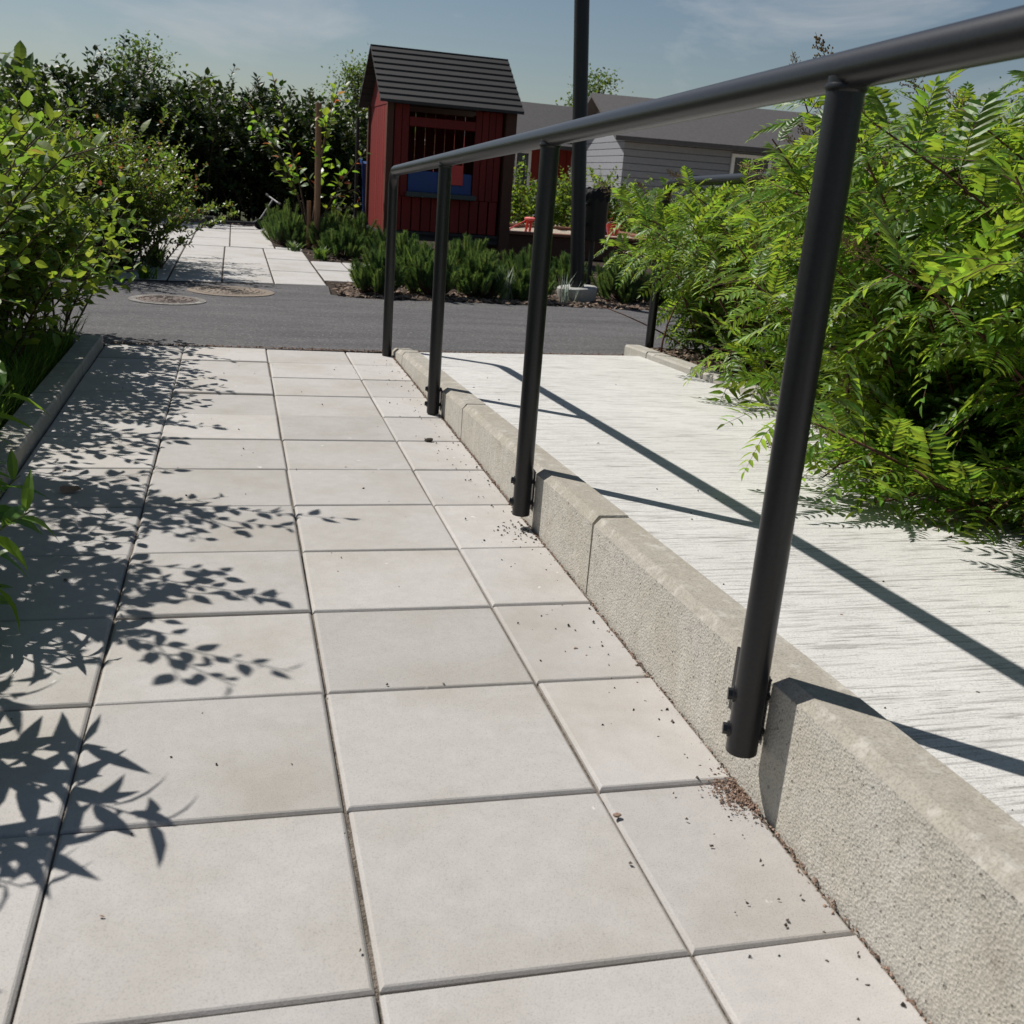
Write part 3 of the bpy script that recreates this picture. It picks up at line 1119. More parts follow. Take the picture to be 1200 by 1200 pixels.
# ---- small leaved bushes beyond the asphalt on the left
SM = [M['small_leaf'], M['green_stem']]
gs = 'small leaved bushes beyond the asphalt'
leafy_bush('leafy_bush', (-.36, 7.75, 0), 'dense small leaved bush at the corner of the far walk, shading its slabs', 'shrub', gs, SMALL_V, SMALL_M, SM, 100, 1.10, 61, 200, None, .014, 6, .8, .17, (.8, 1.3), droop=.9, t0=.02)
leafy_bush('leafy_bush', (-.75, 7.9, 0), 'dense small leaved bush left of the one at the walk corner', 'shrub', gs, SMALL_V, SMALL_M, SM, 80, 1.25, 62, 150, None, .015, 6, .8, .25, (.8, 1.3), droop=.9, t0=.02)
leafy_bush('leafy_bush', (-1.45, 7.7, 0), 'small leaved bush behind the nearest left shrub', 'shrub', gs, SMALL_V, SMALL_M, SM, 50, 1.3, 63, 80, None, .02, 4, .7, .28, (.9, 1.4))
leafy_bush('leafy_bush', (-.45, 8.8, 0), 'reddish tinged small leaved bush further along the far walk', 'shrub', gs, SMALL_V, SMALL_M, SM, 46, 1.25, 64, 80, None, .02, 4, .7, .28, (.9, 1.4))

# ---- dark hedge closing the far walk
DM = [M['dark_leaf'], M['bark']]
for i, (x, y, h, lb) in enumerate([
    (-1.6, 15.9, 2.3, 'dark hedge shrub at the left behind the small leaved bushes'),
    (-.6, 16.1, 2.1, 'dark hedge shrub at the end of the far walk, left of the scooter'),
    (.4, 16.3, 2.2, 'dark hedge shrub directly behind the fallen scooter'),
    (1.3, 16.1, 2.0, 'dark hedge shrub behind the staked young tree'),
    (2.1, 16.5, 2.1, 'dark hedge shrub just left of the red playhouse'),
    (-1.1, 17.0, 2.2, 'dark hedge shrub in the back row at the left'),
    (0.0, 17.2, 2.2, 'dark hedge shrub in the back row behind the scooter'),
    (1.0, 17.1, 2.1, 'dark hedge shrub in the back row behind the young tree'),
    (3.0, 17.0, 2.0, 'dark hedge shrub hidden mostly behind the red playhouse')]):
    leafy_bush('hedge_shrub', (x, y, -.02), lb, 'shrub', 'dark hedge behind the far walk', DARK_V, DARK_M, DM, 40, h, 70 + i, 0, None, .032, 5, .55, .32, (1.0, 1.7), .1, t0=.04, r0=.012)

# ---- dwarf pines
def pine_shoot(seed, new):
    r = np.random.default_rng(seed)
    mb = MB()
    L = r.uniform(.11, .16)
    mb.tube([(0, 0, 0), (L * .5, 0, .003), (L, 0, 0)], [.004, .0035, .002], 4, False, 1)
    for i in range(70):
        t = .06 + .94 * i / 70
        a = i * 2.4 + r.uniform(-.3, .3)
        ln = r.uniform(.035, .05) * (1 if t < .8 else .75)
        d = np.array([.75, .66 * math.cos(a), .66 * math.sin(a)])
        p = np.array([L * t, 0, 0])
        w = np.cross(d, (0, math.sin(a), -math.cos(a))) * .0034
        mb.add([p - w, p + w, p + d * ln], [(0, 1, 2)])
    return mb


SHOOT_V = [pine_shoot(500 + i, False) for i in range(4)]
SHOOT_M = [v.mesh('shoot', [M['needle'], M['bark']]) for v in SHOOT_V] + [v.mesh('candle', [M['needle_new'], M['bark']]) for v in SHOOT_V]


def dwarf_pine(x, y, label, h, w, n, seed):
    r = np.random.default_rng(seed)
    root = thing('dwarf_pine', label, 'dwarf pine', (x, y, 0), 0, 'low pines in the bed beyond the asphalt')
    br = MB()
    for i in range(n):
        a = r.uniform(0, 2 * PI)
        rad = w * math.sqrt(r.random())
        hh = h * (1 - .55 * (rad / w) ** 2) * r.uniform(.62, 1.05)
        tip = np.array([rad * math.cos(a), rad * math.sin(a), hh])
        low = tip * np.array([.8, .8, .0]) + np.array([0, 0, max(0, hh - .13)])
        br.tube([(tip[0] * .15, tip[1] * .15, 0), (low[0] * .7, low[1] * .7, low[2] * .5), low], [.007, .005, .004], 4, False)
        for lev in range(3 if hh > .22 else 2):
            q = low * (1 - .27 * lev)
            dv = np.array([tip[0] * .35, tip[1] * .35, .20 - .05 * lev]) + np.append(r.normal(0, .035, 2), 0)
            R = frame(dv, (.1, 1, .2), r.uniform(0, 6))
            s = r.uniform(.85, 1.2)
            k = int(r.integers(4)) + (4 if lev == 0 and r.random() < .6 else 0)
            link('shoot', SHOOT_M[k], root, mw=Matrix([[*(R[0] * s), q[0]], [*(R[1] * s), q[1]], [*(R[2] * s), q[2]], [0, 0, 0, 1]]))
    br.build('branches', M['bark'], root)


pines = [
    (1.72, 6.80, 'dwarf pine at the front left corner of the bed, next to the far slabs', .36, .24, 26),
    (2.12, 6.80, 'dwarf pine in the front row right behind the second railing post', .36, .25, 26),
    (2.52, 6.86, 'dwarf pine in the front row beside the silvery plant', .38, .25, 28),
    (2.92, 6.88, 'dwarf pine in the front row left of the lamp base', .36, .24, 26),
    (3.80, 7.02, 'dwarf pine in the front row right of the lamp base', .34, .24, 24),
    (4.2, 7.12, 'dwarf pine at the right end of the front row, behind the feathery shrub', .33, .24, 22),
    (2.05, 7.65, 'dwarf pine in the second row near the slab corner', .38, .26, 24),
    (2.55, 7.75, 'dwarf pine in the second row under the red playhouse corner', .38, .27, 24),
    (3.08, 7.75, 'dwarf pine in the second row behind the second nearest post', .38, .26, 24),
    (3.55, 7.95, 'dwarf pine in the second row behind the black lamp post', .36, .26, 22),
    (4.1, 8.0, 'dwarf pine in the second row right of the litter bin', .36, .26, 22),
    (2.25, 8.75, 'dwarf pine in the third row at the edge of the side slabs', .38, .28, 22),
    (2.85, 8.9, 'dwarf pine in the third row before the playhouse', .40, .28, 22),
    (2.2, 9.7, 'dwarf pine behind the side slabs, left of the playhouse', .38, .28, 22),
    (1.75, 9.95, 'dwarf pine beside the stake, along the edge of the far slabs', .36, .27, 24),
    (1.24, 11.2, 'dwarf pine at the left end of the bed where the far walk narrows', .40, .28, 26),
    (1.7, 11.0, 'dwarf pine at the foot of the young staked tree', .42, .28, 26),
    (1.30, 12.1, 'dwarf pine farthest along the edge of the far walk', .42, .30, 22),
    (1.22, 13.0, 'dwarf pine in the row along the narrow end of the far walk', .40, .28, 20),
    (1.9, 12.2, 'dwarf pine in the back of the bed before the dark hedge', .40, .30, 20),
    (2.05, 11.2, 'dwarf pine between the young tree and the playhouse', .40, .28, 22),
]
for i, a in enumerate(pines):
    dwarf_pine(*a[:5], int(a[5] * 2.1), seed=600 + i)


# ---- grasses and small weeds
def tuft(name, loc, label, cat, mat, n, h, seed, spread=.5, w=.004):
    r = np.random.default_rng(seed)
    mb = MB()
    for i in range(n):
        a = r.uniform(0, 2 * PI)
        b = np.array([r.normal(0, .03), r.normal(0, .03), 0])
        l = h * r.uniform(.6, 1.1)
        ln = r.uniform(.1, spread)
        d = np.array([math.cos(a) * ln, math.sin(a) * ln, 1])
        s = np.array([-math.sin(a), math.cos(a), 0]) * w
        p1 = b + d * l * .55
        p2 = b + d * l * np.array([1.35, 1.35, .9])
        mb.add([b - s, b + s, p1 + s * .9, p1 - s * .9, p2], [(0, 1, 2, 3), (3, 2, 4)])
    o = mb.build(name, mat, None, loc=loc)
    return tag(o, label, cat)


tuft('silvery_plant', (2.72, 6.78, 0), 'silvery variegated grass among the front dwarf pines', 'grass plant', M['silver'], 34, .30, 1, .6, .0045)
tuft('silvery_plant', (3.22, 6.78, 0), 'few pale green blades at the left side of the lamp base', 'grass plant', M['silver'], 22, .26, 2, .5, .004)
tuft('weed', (1.50, 9.62, 0), 'bright green weed at the corner of the bed by the side slabs', 'weed', M['grass'], 60, .14, 3, .9, .009)
tuft('weed', (1.28, 10.55, 0), 'yellow green weed growing in the far slab joint', 'weed', M['needle_new'], 40, .12, 4, .9, .012)
tuft('weed', (2.08, 6.98, .0), 'leafy weed among the pines in front of the playhouse', 'weed', M['grass'], 34, .42, 5, .5, .008)
tuft('weed', (-.28, 6.95, 0), 'small weed at the foot of the corner bush by the asphalt', 'weed', M['grass'], 40, .16, 6, .8, .008)
tuft('weed', (.02, 8.05, 0), 'yellow green weed beside the far slabs under the corner bush', 'weed', M['needle_new'], 46, .26, 7, .7, .010)

tuft('weed', (-.42, 6.98, 0), 'low weed at the asphalt edge left of the corner bush', 'weed', M['grass'], 46, .15, 21, .9, .007)
tuft('weed', (.0, 7.12, 0), 'low weed on the slab corner beneath the corner bush', 'weed', M['grass'], 46, .12, 22, .9, .007)

# grass under the left bushes: uncountable
mb = MB()
r = np.random.default_rng(77)
for i in range(2600):
    x, y = -.10 - abs(r.normal(0, .18)), r.uniform(1.2, 4.05)
    a = r.uniform(0, 2 * PI)
    l = r.uniform(.06, .22)
    d = np.array([math.cos(a) * .6, math.sin(a) * .6, .9])
    s = np.array([-math.sin(a), math.cos(a), 0]) * .0022
    b = np.array([x, y, -.01])
    p1, p2 = b + d * l * .6 + (0, 0, l * .12), b + d * l
    mb.add([b - s, b + s, p1 + s, p1 - s, p2], [(0, 1, 2, 3), (3, 2, 4)])
tag(mb.build('grass', M['grass']), 'shaded grass growing under the bushes along the left kerb', 'grass', kind='stuff')


# bark chips and dead leaves on the beds
def chips(name, label, cat, mat, n, sampler, size, seed, flat=.35):
    r = np.random.default_rng(seed)
    mb = MB()
    for i in range(n):
        x, y, z = sampler(r)
        l = r.uniform(.4, 1.3) * size
        w = l * r.uniform(.3, .8)
        h = l * r.uniform(.12, flat)
        R = Matrix.Rotation(r.uniform(0, 6.3), 3, 'Z') @ Matrix.Rotation(r.normal(0, .35), 3, 'X') @ Matrix.Rotation(r.normal(0, .3), 3, 'Y')
        k = r.uniform(.6, 1, 4)
        vs = [(-l / 2 * k[0], -w / 2, 0), (l / 2 * k[1], -w / 2 * k[2], 0), (l / 2, w / 2 * k[3], h * .3), (-l / 2 * k[2], w / 2, 0), (0, 0, h)]
        mb.add([tuple(R @ Vector(v) + Vector((x, y, z + h * .35))) for v in vs], [(0, 1, 4), (1, 2, 4), (2, 3, 4), (3, 0, 4), (3, 2, 1, 0)])
    return tag(mb.build(name, mat), label, cat, kind='stuff')


chips('bark_chips', 'brown bark chips and dead leaves on the front of the pine bed', 'mulch', M['mulch'], 2600,
      lambda r: (r.uniform(1.4, 4.8), 6.55 + abs(r.normal(0, .22)) + (0.1 if r.random() < .5 else 0), -.004), .05, 81)
chips('bark_chips', 'bark chips spread between the pines further back in the bed', 'mulch', M['mulch'], 1800,
      lambda r: (r.uniform(2.0, 4.6), r.uniform(6.8, 10.5), -.004) if r.random() < .75 else (r.uniform(1.41, 2.2), r.uniform(6.7, 7.55) if r.random() < .3 else r.uniform(9.5, 12.5), -.004), .05, 90)
chips('bark_chips', 'dead leaves and chips at the foot of the bushes beyond the asphalt', 'mulch', M['mulch'], 700,
      lambda r: (-.25 - abs(r.normal(0, .5)), 6.93 + r.uniform(-.02, .35), -.004), .05, 82)
chips('bark_chips', 'dry chips on the soil behind the pale kerb under the feathery shrubs', 'mulch', M['mulch'], 1500,
      lambda r: (2.91 + abs(r.normal(0, .3)), (yy := r.uniform(1.0, 4.25)), max(.02, rz_(yy) + .02)), .035, 83)
chips('bark_chips', 'reddish dry litter where the far walk meets the hedge', 'mulch', M['litter'], 700,
      lambda r: (r.uniform(-.2, 1.9), 14.6 + abs(r.normal(0, .5)), .0), .06, 84)


def grit_pos(r):
    k = r.random()
    if k < .55:
        y = r.uniform(-.8, 4.0)
        return (1.44 - abs(r.normal(0, .07)) - .004, y, 0.0)
    if k < .8:
        return (r.uniform(.1, 1.42), r.uniform(-.8, 4.05), 0.0)
    y = r.uniform(-.6, 3.9)
    return (1.54 + abs(r.normal(0, .5)) if r.random() < .7 else r.uniform(2.4, 2.79), y, rz_(y))


chips('grit', 'dark grit and crumbs of soil scattered over the slabs and along the kerb wall', 'grit', M['grit'], 460, grit_pos, .0062, 85, .8)
chips('plant_litter', 'line of brown dry plant litter in the corner between slabs and kerb wall', 'litter', M['litter'], 2200,
      lambda r: (1.439 - abs(r.normal(0, .006)), r.uniform(-1.0, 4.05), -.002), .006, 86, .7)
chips('plant_litter', 'small heap of reddish brown litter below the nearest railing post', 'litter', M['litter'], 560,
      lambda r: ((q := abs(r.normal(0, .024))) and (1.437 - q, r.normal(-.045 + q * .3, .030), -.002 + abs(r.normal(0, .002)))), .0052, 87, .7)
chips('plant_litter', 'crumbs of dark litter around the foot of the second nearest post', 'litter', M['grit'], 60,
      lambda r: (1.425 - abs(r.normal(0, .06)), r.normal(1.24, .06), 0), .0068, 88, .7)
chips('plant_litter', 'narrow seam of brown litter where the asphalt meets the slabs and ramp', 'litter', M['litter'], 1500,
      lambda r: ((xx := r.uniform(0.05, 3.0)), 4.105 + (.03 if xx < 1.45 else .055 + (xx - 1.5) * .09) + r.normal(0, .012), 0), .010, 89, .7)


chips('leaf_bits', 'small dry leaf bits and twig ends lying on the ramp and slabs', 'litter', M['litter'], 34,
      lambda r: ((r.uniform(1.56, 2.78), (yy := r.uniform(-.5, 3.9)), rz_(yy)) if r.random() < .6 else (r.uniform(.05, 1.4), r.uniform(-.7, 4.0), 0)), .012, 91, .3)


def pebble(name, loc, label, cat, mat, s, seed):
    r = np.random.default_rng(seed)
    vs, fs = [], []
    n = 8
    for i, (rr_, z) in enumerate(((.7, 0), (1.0, .35), (.85, .75), (.35, 1.0))):
        for k in range(n):
            q = rr_ * r.uniform(.85, 1.12)
            vs.append((s[0] * q * math.cos(k * 2 * PI / n), s[1] * q * math.sin(k * 2 * PI / n), s[2] * (z + r.normal(0, .06))))
    for i in range(3):
        for k in range(n):
            k2 = (k + 1) % n
            fs.append((i * n + k, i * n + k2, (i + 1) * n + k2, (i + 1) * n + k))
    fs.append(tuple(3 * n + k for k in range(n)))
    mb = MB()
    mb.add(vs, fs)
    return tag(mb.build(name, mat, None, loc=loc), label, cat)


pebble('pebble', (1.315, 2.235, 0), 'dark pebble lying on a slab joint midway along the kerb wall', 'pebble', M['grit'], (.016, .011, .013), 1)
pebble('pebble', (1.205, -.075, 0), 'small reddish pebble on the front slab', 'pebble', M['litter'], (.007, .005, .005), 2)
# curled dead leaf on the shaded slabs
mb = MB()
for i in range(7):
    pass
cu = [(-.026, -.012, .006), (-.010, -.016, .002), (.012, -.012, .004), (.030, -.002, .010), (-.028, .004, .014), (-.008, .0, .004), (.012, .002, .005), (-.020, .014, .016), (.0, .015, .013), (.016, .012, .016)]
mb.add(cu, [(0, 1, 5, 4), (1, 2, 6, 5), (2, 3, 6), (4, 5, 8, 7), (5, 6, 9, 8), (6, 3, 9)])
tag(mb.build('dead_leaf', M['litter'], None, loc=(.20, 1.62, .001)), 'curled brown dead leaf on the shaded slabs at the left', 'leaf')


# ------------------------------------------------------------------ manhole covers
def manhole(x, y, rad, label, mats, rings):
    t = thing('manhole_cover', label, 'manhole cover', (x, y, 0))
    mb = MB()
    mb.lathe([(rad * 1.0, -.02), (rad * 1.0, .001), (rad * .80, .003), (rad * .79, -.02)], 48)
    mb.build('surround', mats[0], t)
    mb = MB()
    mb.lathe([(rad * .785, -.02), (rad * .785, .004), (rad * .73, .004), (rad * .72, -.004)], 48)
    mb.build('frame', mats[1], t)
    lid = MB()
    lid.lathe([(rad * .715, -.02), (rad * .715, .003), (rad * .70, .004)], 48)
    lo = lid.build('lid', mats[1], t)
    for q in range(rings):
        rr_ = rad * (.12 + .52 * q / max(1, rings - 1))
        mb = MB()
        n = max(4, 4 + 3 * q)
        for k in range(n):
            a0 = 2 * PI * k / n + q * .3
            a1 = a0 + 2 * PI / n * .72
            w = rad * .035
            vs, fs = [], []
            for s in range(5):
                a = a0 + (a1 - a0) * s / 4
                for rad_, z in ((rr_ - w, .004), (rr_ - w * .7, .0075), (rr_ + w * .7, .0075), (rr_ + w, .004)):
                    vs.append((rad_ * math.cos(a), rad_ * math.sin(a), z))
            for s in range(4):
                for c in range(3):
                    fs.append((4 * s + c, 4 * s + 4 + c, 4 * s + 5 + c, 4 * s + 1 + c))
            mb.add(vs, fs)
        mb.build('raised_ring', mats[1], lo)


manhole(.22, 5.92, .245, 'smaller manhole cover with a grey surround in the asphalt, left of the rusty one', [M['mortar'], M['iron']], 4)
manhole(.62, 6.56, .305, 'rusty tan manhole cover set in the asphalt before the far slabs', [M['rust_iron'], M['rust_iron']], 5)

# ------------------------------------------------------------------ lamp post, litter bin
lp = thing('lamp_post', 'black lamp post standing on a round grey concrete foundation in the pine bed', 'lamp post', (3.375, 6.97, 0), 0)
lp.rotation_euler = (0, math.radians(-4.5), 0)
mb = MB()
mb.lathe([(.125, -.05), (.15, .02), (.168, .085), (.165, .11), (.155, .118), (.085, .118), (.06, .115)], 40)
smooth_by_angle(mb.build('foundation', M['concrete_base'], lp))
mb = MB()
mb.tube([(0, 0, .1), (0, 0, 3.0)], .058, 24)
smooth_by_angle(mb.build('pole', M['black'], lp))
mb = MB()
mb.lathe([(.062, 2.95), (.075, 3.0), (.20, 3.06), (.20, 3.12), (.10, 3.22), (.02, 3.24)], 28)
smooth_by_angle(mb.build('lamp_head', M['black'], lp))
bn = thing('litter_bin', 'black litter bin with a gathered bag fixed to the right side of the lamp post', 'litter bin', (3.60, 7.38, 0))
mb = MB()
mb.lathe([(.005, .47), (.098, .47), (.104, .49), (.108, .84), (.112, .85), (.112, .87), (.102, .87)], 28)
smooth_by_angle(mb.build('drum', M['black'], bn))
mb = MB()
r = np.random.default_rng(9)
vs, fs = [], []
n = 28
for z, rr_ in ((.80, .114), (.84, .119), (.875, .118), (.90, .105), (.88, .09)):
    for k in range(n):
        q = rr_ * (1 + r.normal(0, .03))
        vs.append((q * math.cos(2 * PI * k / n), q * math.sin(2 * PI * k / n), z + (r.normal(0, .012) if z > .82 else r.normal(0, .02)) + (.02 * math.cos(2 * PI * k / n) if z > .86 else 0)))
for i in range(4):
    for k in range(n):
        fs.append((i * n + k, i * n + (k + 1) % n, (i + 1) * n + (k + 1) % n, (i + 1) * n + k))
mb.add(vs, fs)
mb.build('bag', M['rubber'], bn)
mb = MB()
mb.tube([(-.10, -.05, .60), (-.17, -.26, .60)], .012, 8)
mb.tube([(-.10, -.05, .76), (-.17, -.26, .76)], .012, 8)
mb.tube([(0, 0, .10), (0, 0, .47)], .02, 10)
mb.build('bracket', M['black'], bn)

# ------------------------------------------------------------------ playhouse
ph = thing('playhouse', 'red boarded playhouse with blue serving panel and brown corner posts', 'playhouse', (2.33, 11.0, 0), math.radians(2))
W, D, H = 1.36, 1.35, 1.62


def boards(parent, a, b, z0, z1, n, gap, out, th=.018, mat=None, name='wall_board', skip=None, drop=None):
    a, b = Vector(a), Vector(b)
    d = b - a
    L = d.length
    d.normalize()
    wb = L / n
    ang = math.atan2(d.y, d.x)
    for i in range(n):
        zz0 = z0 + float(rng.uniform(-.004, .004))
        zz1 = z1 if not (skip and skip(i)) else skip(i)
        mb = MB()
        g_ = gap * float(rng.uniform(.6, 1.5))
        mb.box((g_ / 2, -th / 2, 0), (wb - g_ / 2, th / 2, zz1 - zz0), bev=.002)
        o = mb.build(name, mat or M['red_wood'], parent)
        p = a + d * (wb * i)
        o.location = (p.x, p.y, zz0)
        o.rotation_euler = (0, 0, ang + float(rng.normal(0, .002)))


# corner posts
for x, y in ((0, 0), (W + .03, 0), (0, D), (W, D)):
    mb = MB()
    s = .038 if x == 0 else .062
    mb.box((x - s, y - s, 0), (x + s, y + s, H + .02), bev=.006)
    mb.build('corner_post', M['brown_wood'], ph)
# front: low boards under the counter, full boards to the right
boards(ph, (.05, .0), (W - .06, .0), .27, .64, 11, .013, -1)
boards(ph, (.05, .0), (.22, .0), .645, H, 2, .006, -1)
boards(ph, (.98, .0), (W - .06, .0), .645, H, 4, .006, -1)
mb = MB()
mb.box((.03, -.03, .16), (W - .03, .03, .262), bev=.004)
mb.build('floor_beam', M['dark_wood'], ph)
mb = MB()
mb.box((.20, -.16, .645), (1.00, .04, .70), bev=.006)
mb.build('counter', M['shelf'], ph)
mb = MB()
mb.box((.23, .02, .70), (.98, .04, .93), bev=.004)
mb.build('serving_panel', M['blue'], ph)
mb = MB()
mb.box((.71, .0, .80), (.87, .018, 1.02), bev=.004)
mb.build('sign_plate', M['red_plastic'], ph)
mb = MB()
mb.box((.22, -.02, H - .22), (.98, .02, H - .12), bev=.004)
mb.build('lintel', M['red_wood'], ph)
boards(ph, (0, D - .05), (0, .05), .20, H, 9, .008, -1)
boards(ph, (W, .08), (W, D - .05), .20, H, 9, .008, 1)
boards(ph, (W - .05, D), (.05, D), .20, H, 10, .006, 1)
mb = MB()
mb.box((-.03, -.03, .20), (W + .03, D + .03, .235))
mb.build('floor', M['dark_wood'], ph)
# gable roof, ridge along x
for sgn, y0 in ((-1, -.16), (1, D + .16)):
    for i in range(9):
        t0_, t1_ = i / 9, (i + 1) / 9
        ya, yb = y0 + (D / 2 - y0) * t0_, y0 + (D / 2 - y0) * t1_
        za, zb_ = H + .0 + .62 * t0_, H + .0 + .62 * t1_
        mb = MB()
        e = .012
        vs = [(-.14, ya, za), (W + .14, ya, za), (W + .14, yb + (e if sgn < 0 else -e), zb_), (-.14, yb + (e if sgn < 0 else -e), zb_)]
        vs += [(x, y, z + .024 + (.008 if k < 2 else 0)) for k, (x, y, z) in enumerate(vs)]
        mb.add(vs, [(0, 3, 2, 1), (4, 5, 6, 7), (0, 1, 5, 4), (1, 2, 6, 5), (2, 3, 7, 6), (3, 0, 4, 7)])
        mb.build('roof_board', M['dark_wood'], ph)
for x in (-.005, W + .005):
    mb = MB()
    mb.add([(x - .01, 0, H), (x - .01, D, H), (x - .01, D / 2, H + .55), (x + .01, 0, H), (x + .01, D, H), (x + .01, D / 2, H + .55)],
           [(0, 2, 1), (3, 4, 5), (0, 1, 4, 3), (1, 2, 5, 4), (2, 0, 3, 5)])
    mb.build('gable', M['red_wood'], ph)

# climbing pole and blue slide beside it
sl = thing('slide', 'narrow blue slide with dark posts at the left side of the playhouse', 'slide', (2.27, 12.6, 0))
for x, h_ in ((-.12, 1.5), (.10, 1.5)):
    mb = MB()
    mb.tube([(x, 0, 0), (x, 0, h_)], .022, 10)
    mb.build('post', M['dark_wood'], sl)
mb = MB()
pr = [(-.055, .06), (-.055, .0), (.055, 0), (.055, .06), (.043, .06), (.043, .015), (-.043, .015), (-.043, .06)]
path = [(-.02, .25, .12), (-.02, .0, .22), (0, -.0, .3), (0, .1, 1.15), (0, .25, 1.22)]
vs, fs = [], []
for (px_, py_, pz_) in [(0, -.55, .10), (0, -.35, .13), (0, -.05, .75), (0, .05, .95), (0, .25, .98)]:
    for a, b in pr:
        vs.append((px_ + a, py_, pz_ + b))
for i in range(4):
    for k in range(8):
        fs.append((8 * i + k, 8 * i + (k + 1) % 8, 8 * i + 8 + (k + 1) % 8, 8 * i + 8 + k))
mb.add(vs, fs)
mb.build('chute', M['blue'], sl)

# ------------------------------------------------------------------ sandbox and toys
sb = thing('sandbox', 'brown timber sandbox filled with pale sand behind the lamp post', 'sandbox', (3.86, 11.72, 0), math.radians(3))
SW, SD, SH = 2.35, 2.1, .30
for nm, lo, hi in (('edge', (0, 0, 0), (SW, .06, SH - .04)), ('edge', (0, SD, 0), (SW, SD + .06, SH - .04)), ('edge', (-.06, 0, 0), (0, SD + .06, SH - .04)), ('edge', (SW, 0, 0), (SW + .06, SD + .06, SH - .04))):
    mb = MB()
    mb.box(lo, hi, bev=.005)
    mb.build('edge_plank', M['brown_wood'], sb)
for lo, hi in (((-.1, -.06, SH - .037), (SW + .1, .12, SH)), ((-.1, SD - .06, SH - .037), (SW + .1, SD + .12, SH)), ((-.1, .123, SH - .037), (.05, SD - .063, SH)), ((SW - .05, .123, SH - .037), (SW + .1, SD - .063, SH))):
    mb = MB()
    mb.box(lo, hi, bev=.005)
    mb.build('seat_board', M['sand_edge'], sb)
mb = MB()
r = np.random.default_rng(12)
nx, ny = 18, 14
hgt = r.normal(0, .012, (nx + 1, ny + 1))
vs = [(.003 + (SW - .006) * i / nx, .063 + (SD - .066) * j / ny, .255 + float(hgt[i, j]) + .035 * math.exp(-((i - 9) ** 2 + (j - 5) ** 2) / 10)) for i in range(nx + 1) for j in range(ny + 1)]
fs = [(i * (ny + 1) + j, (i + 1) * (ny + 1) + j, (i + 1) * (ny + 1) + j + 1, i * (ny + 1) + j + 1) for i in range(nx) for j in range(ny)]
mb.add(vs, fs)
mb.build('sand', M['play_sand'], sb, True)

tt = thing('toy_table', 'small faded red plastic toy table standing in the sandbox', 'toy', (4.50, 12.45, .265))
mb = MB()
mb.lathe([(.02, .155), (.14, .155), (.15, .165), (.15, .18), (.135, .19), (.03, .19)], 24)
mb.build('top', M['pink_plastic'], tt)
for k in range(4):
    a = PI / 4 + k * PI / 2
    mb = MB()
    mb.tube([(.11 * math.cos(a), .11 * math.sin(a), .16), (.14 * math.cos(a), .14 * math.sin(a), 0)], [.022, .016], 8)
    mb.build('leg', M['red_plastic'], tt)
ts = thing('toy_shovel', 'red plastic toy spade leaning against the little table', 'toy', (4.28, 12.42, .27))
mb = MB()
mb.tube([(-.14, 0, .02), (.10, .02, .15)], .010, 8)
mb.build('handle', M['red_plastic'], ts)
mb = MB()
mb.box((-.23, -.045, .0), (-.13, .045, .016), bev=.004)
mb.build('blade', M['red_plastic'], ts)
tc_ = thing('toy_car', 'small dark toy car resting on the faded red table', 'toy', (4.52, 12.45, .455))
mb = MB()
mb.box((-.06, -.03, .012), (.06, .03, .035), bev=.006)
mb.box((-.03, -.026, .036), (.03, .026, .058), bev=.008)
mb.build('body', M['grey_plastic'], tc_)
for x in (-.036, .036):
    for y in (-.03, .03):
        mb = MB()
        mb.tube([(x, y - .006, .013), (x, y + .006, .013)], .013, 10)
        mb.build('wheel', M['rubber'], tc_)
bk = thing('toy_bucket', 'red toy bucket lying on the sandbox edge right of the litter bin', 'toy', (5.50, 12.2, .30))
mb = MB()
mb.lathe([(.065, 0), (.07, .01), (.095, .13), (.103, .135), (.103, .145), (.09, .145), (.085, .13), (.06, .015)], 24)
smooth_by_angle(mb.build('bucket', M['red_plastic'], bk))
mb = MB()
mb.tube([(.098 * math.cos(a), -.02, .14 + .04 * math.sin(a)) for a in np.linspace(0, PI, 9)], .004, 6)
mb.build('handle', M['white_paint'], bk)
tb = thing('toy_digger', 'dark blue toy digger on the sand behind the red bucket', 'toy', (5.56, 12.9, .27))
mb = MB()
mb.box((-.09, -.06, .03), (.09, .06, .11), bev=.015)
mb.build('body', M['blue_plastic'], tb)
mb = MB()
mb.lathe([(.075, .11), (.08, .15), (.07, .20), (.03, .225)], 16)
mb.build('cab', M['grey_plastic'], tb)
for y in (-.065, .065):
    mb = MB()
    mb.box((-.10, y - .015, 0), (.10, y + .015, .045), bev=.012)
    mb.build('track', M['rubber'], tb)
ms = thing('toy_mould', 'tiny blue sand mould lying beside the litter bin', 'toy', (4.95, 12.1, .265))
mb = MB()
mb.lathe([(.07, 0), (.06, .035), (.03, .045)], 12)
mb.build('shell', M['blue_plastic'], ms)

# ------------------------------------------------------------------ young tree, stakes, fallen scooter
for x, y, h_, rad, lb in ((1.545, 10.98, 1.55, .036, 'taller brown wooden stake supporting the young tree'), (1.46, 11.05, .52, .026, 'short stub of stake left of the tall one')):
    mb = MB()
    mb.tube([(x, y, 0), (x + .005, y, h_ * .5), (x, y, h_)], [rad, rad * .98, rad * .95], 10)
    tag(mb.build('tree_stake', M['stake']), lb, 'stake')
MAP_V = [simple_leaf(450 + i, .095, .062, .2, .2, .03) for i in range(4)]
MAP_M = [v.mesh('leaf', [M['maple'], M['green_stem']]) for v in MAP_V]
leafy_bush('young_tree', (1.50, 11.28, 0), 'young tree with sparse light leaves tied to the tall brown stake', 'tree', None, MAP_V, MAP_M, [M['maple'], M['green_stem']],
           5, 1.9, 91, 180, None, .07, 5, .45, .015, (.8, 1.2), .05, t0=.35, r0=.013)

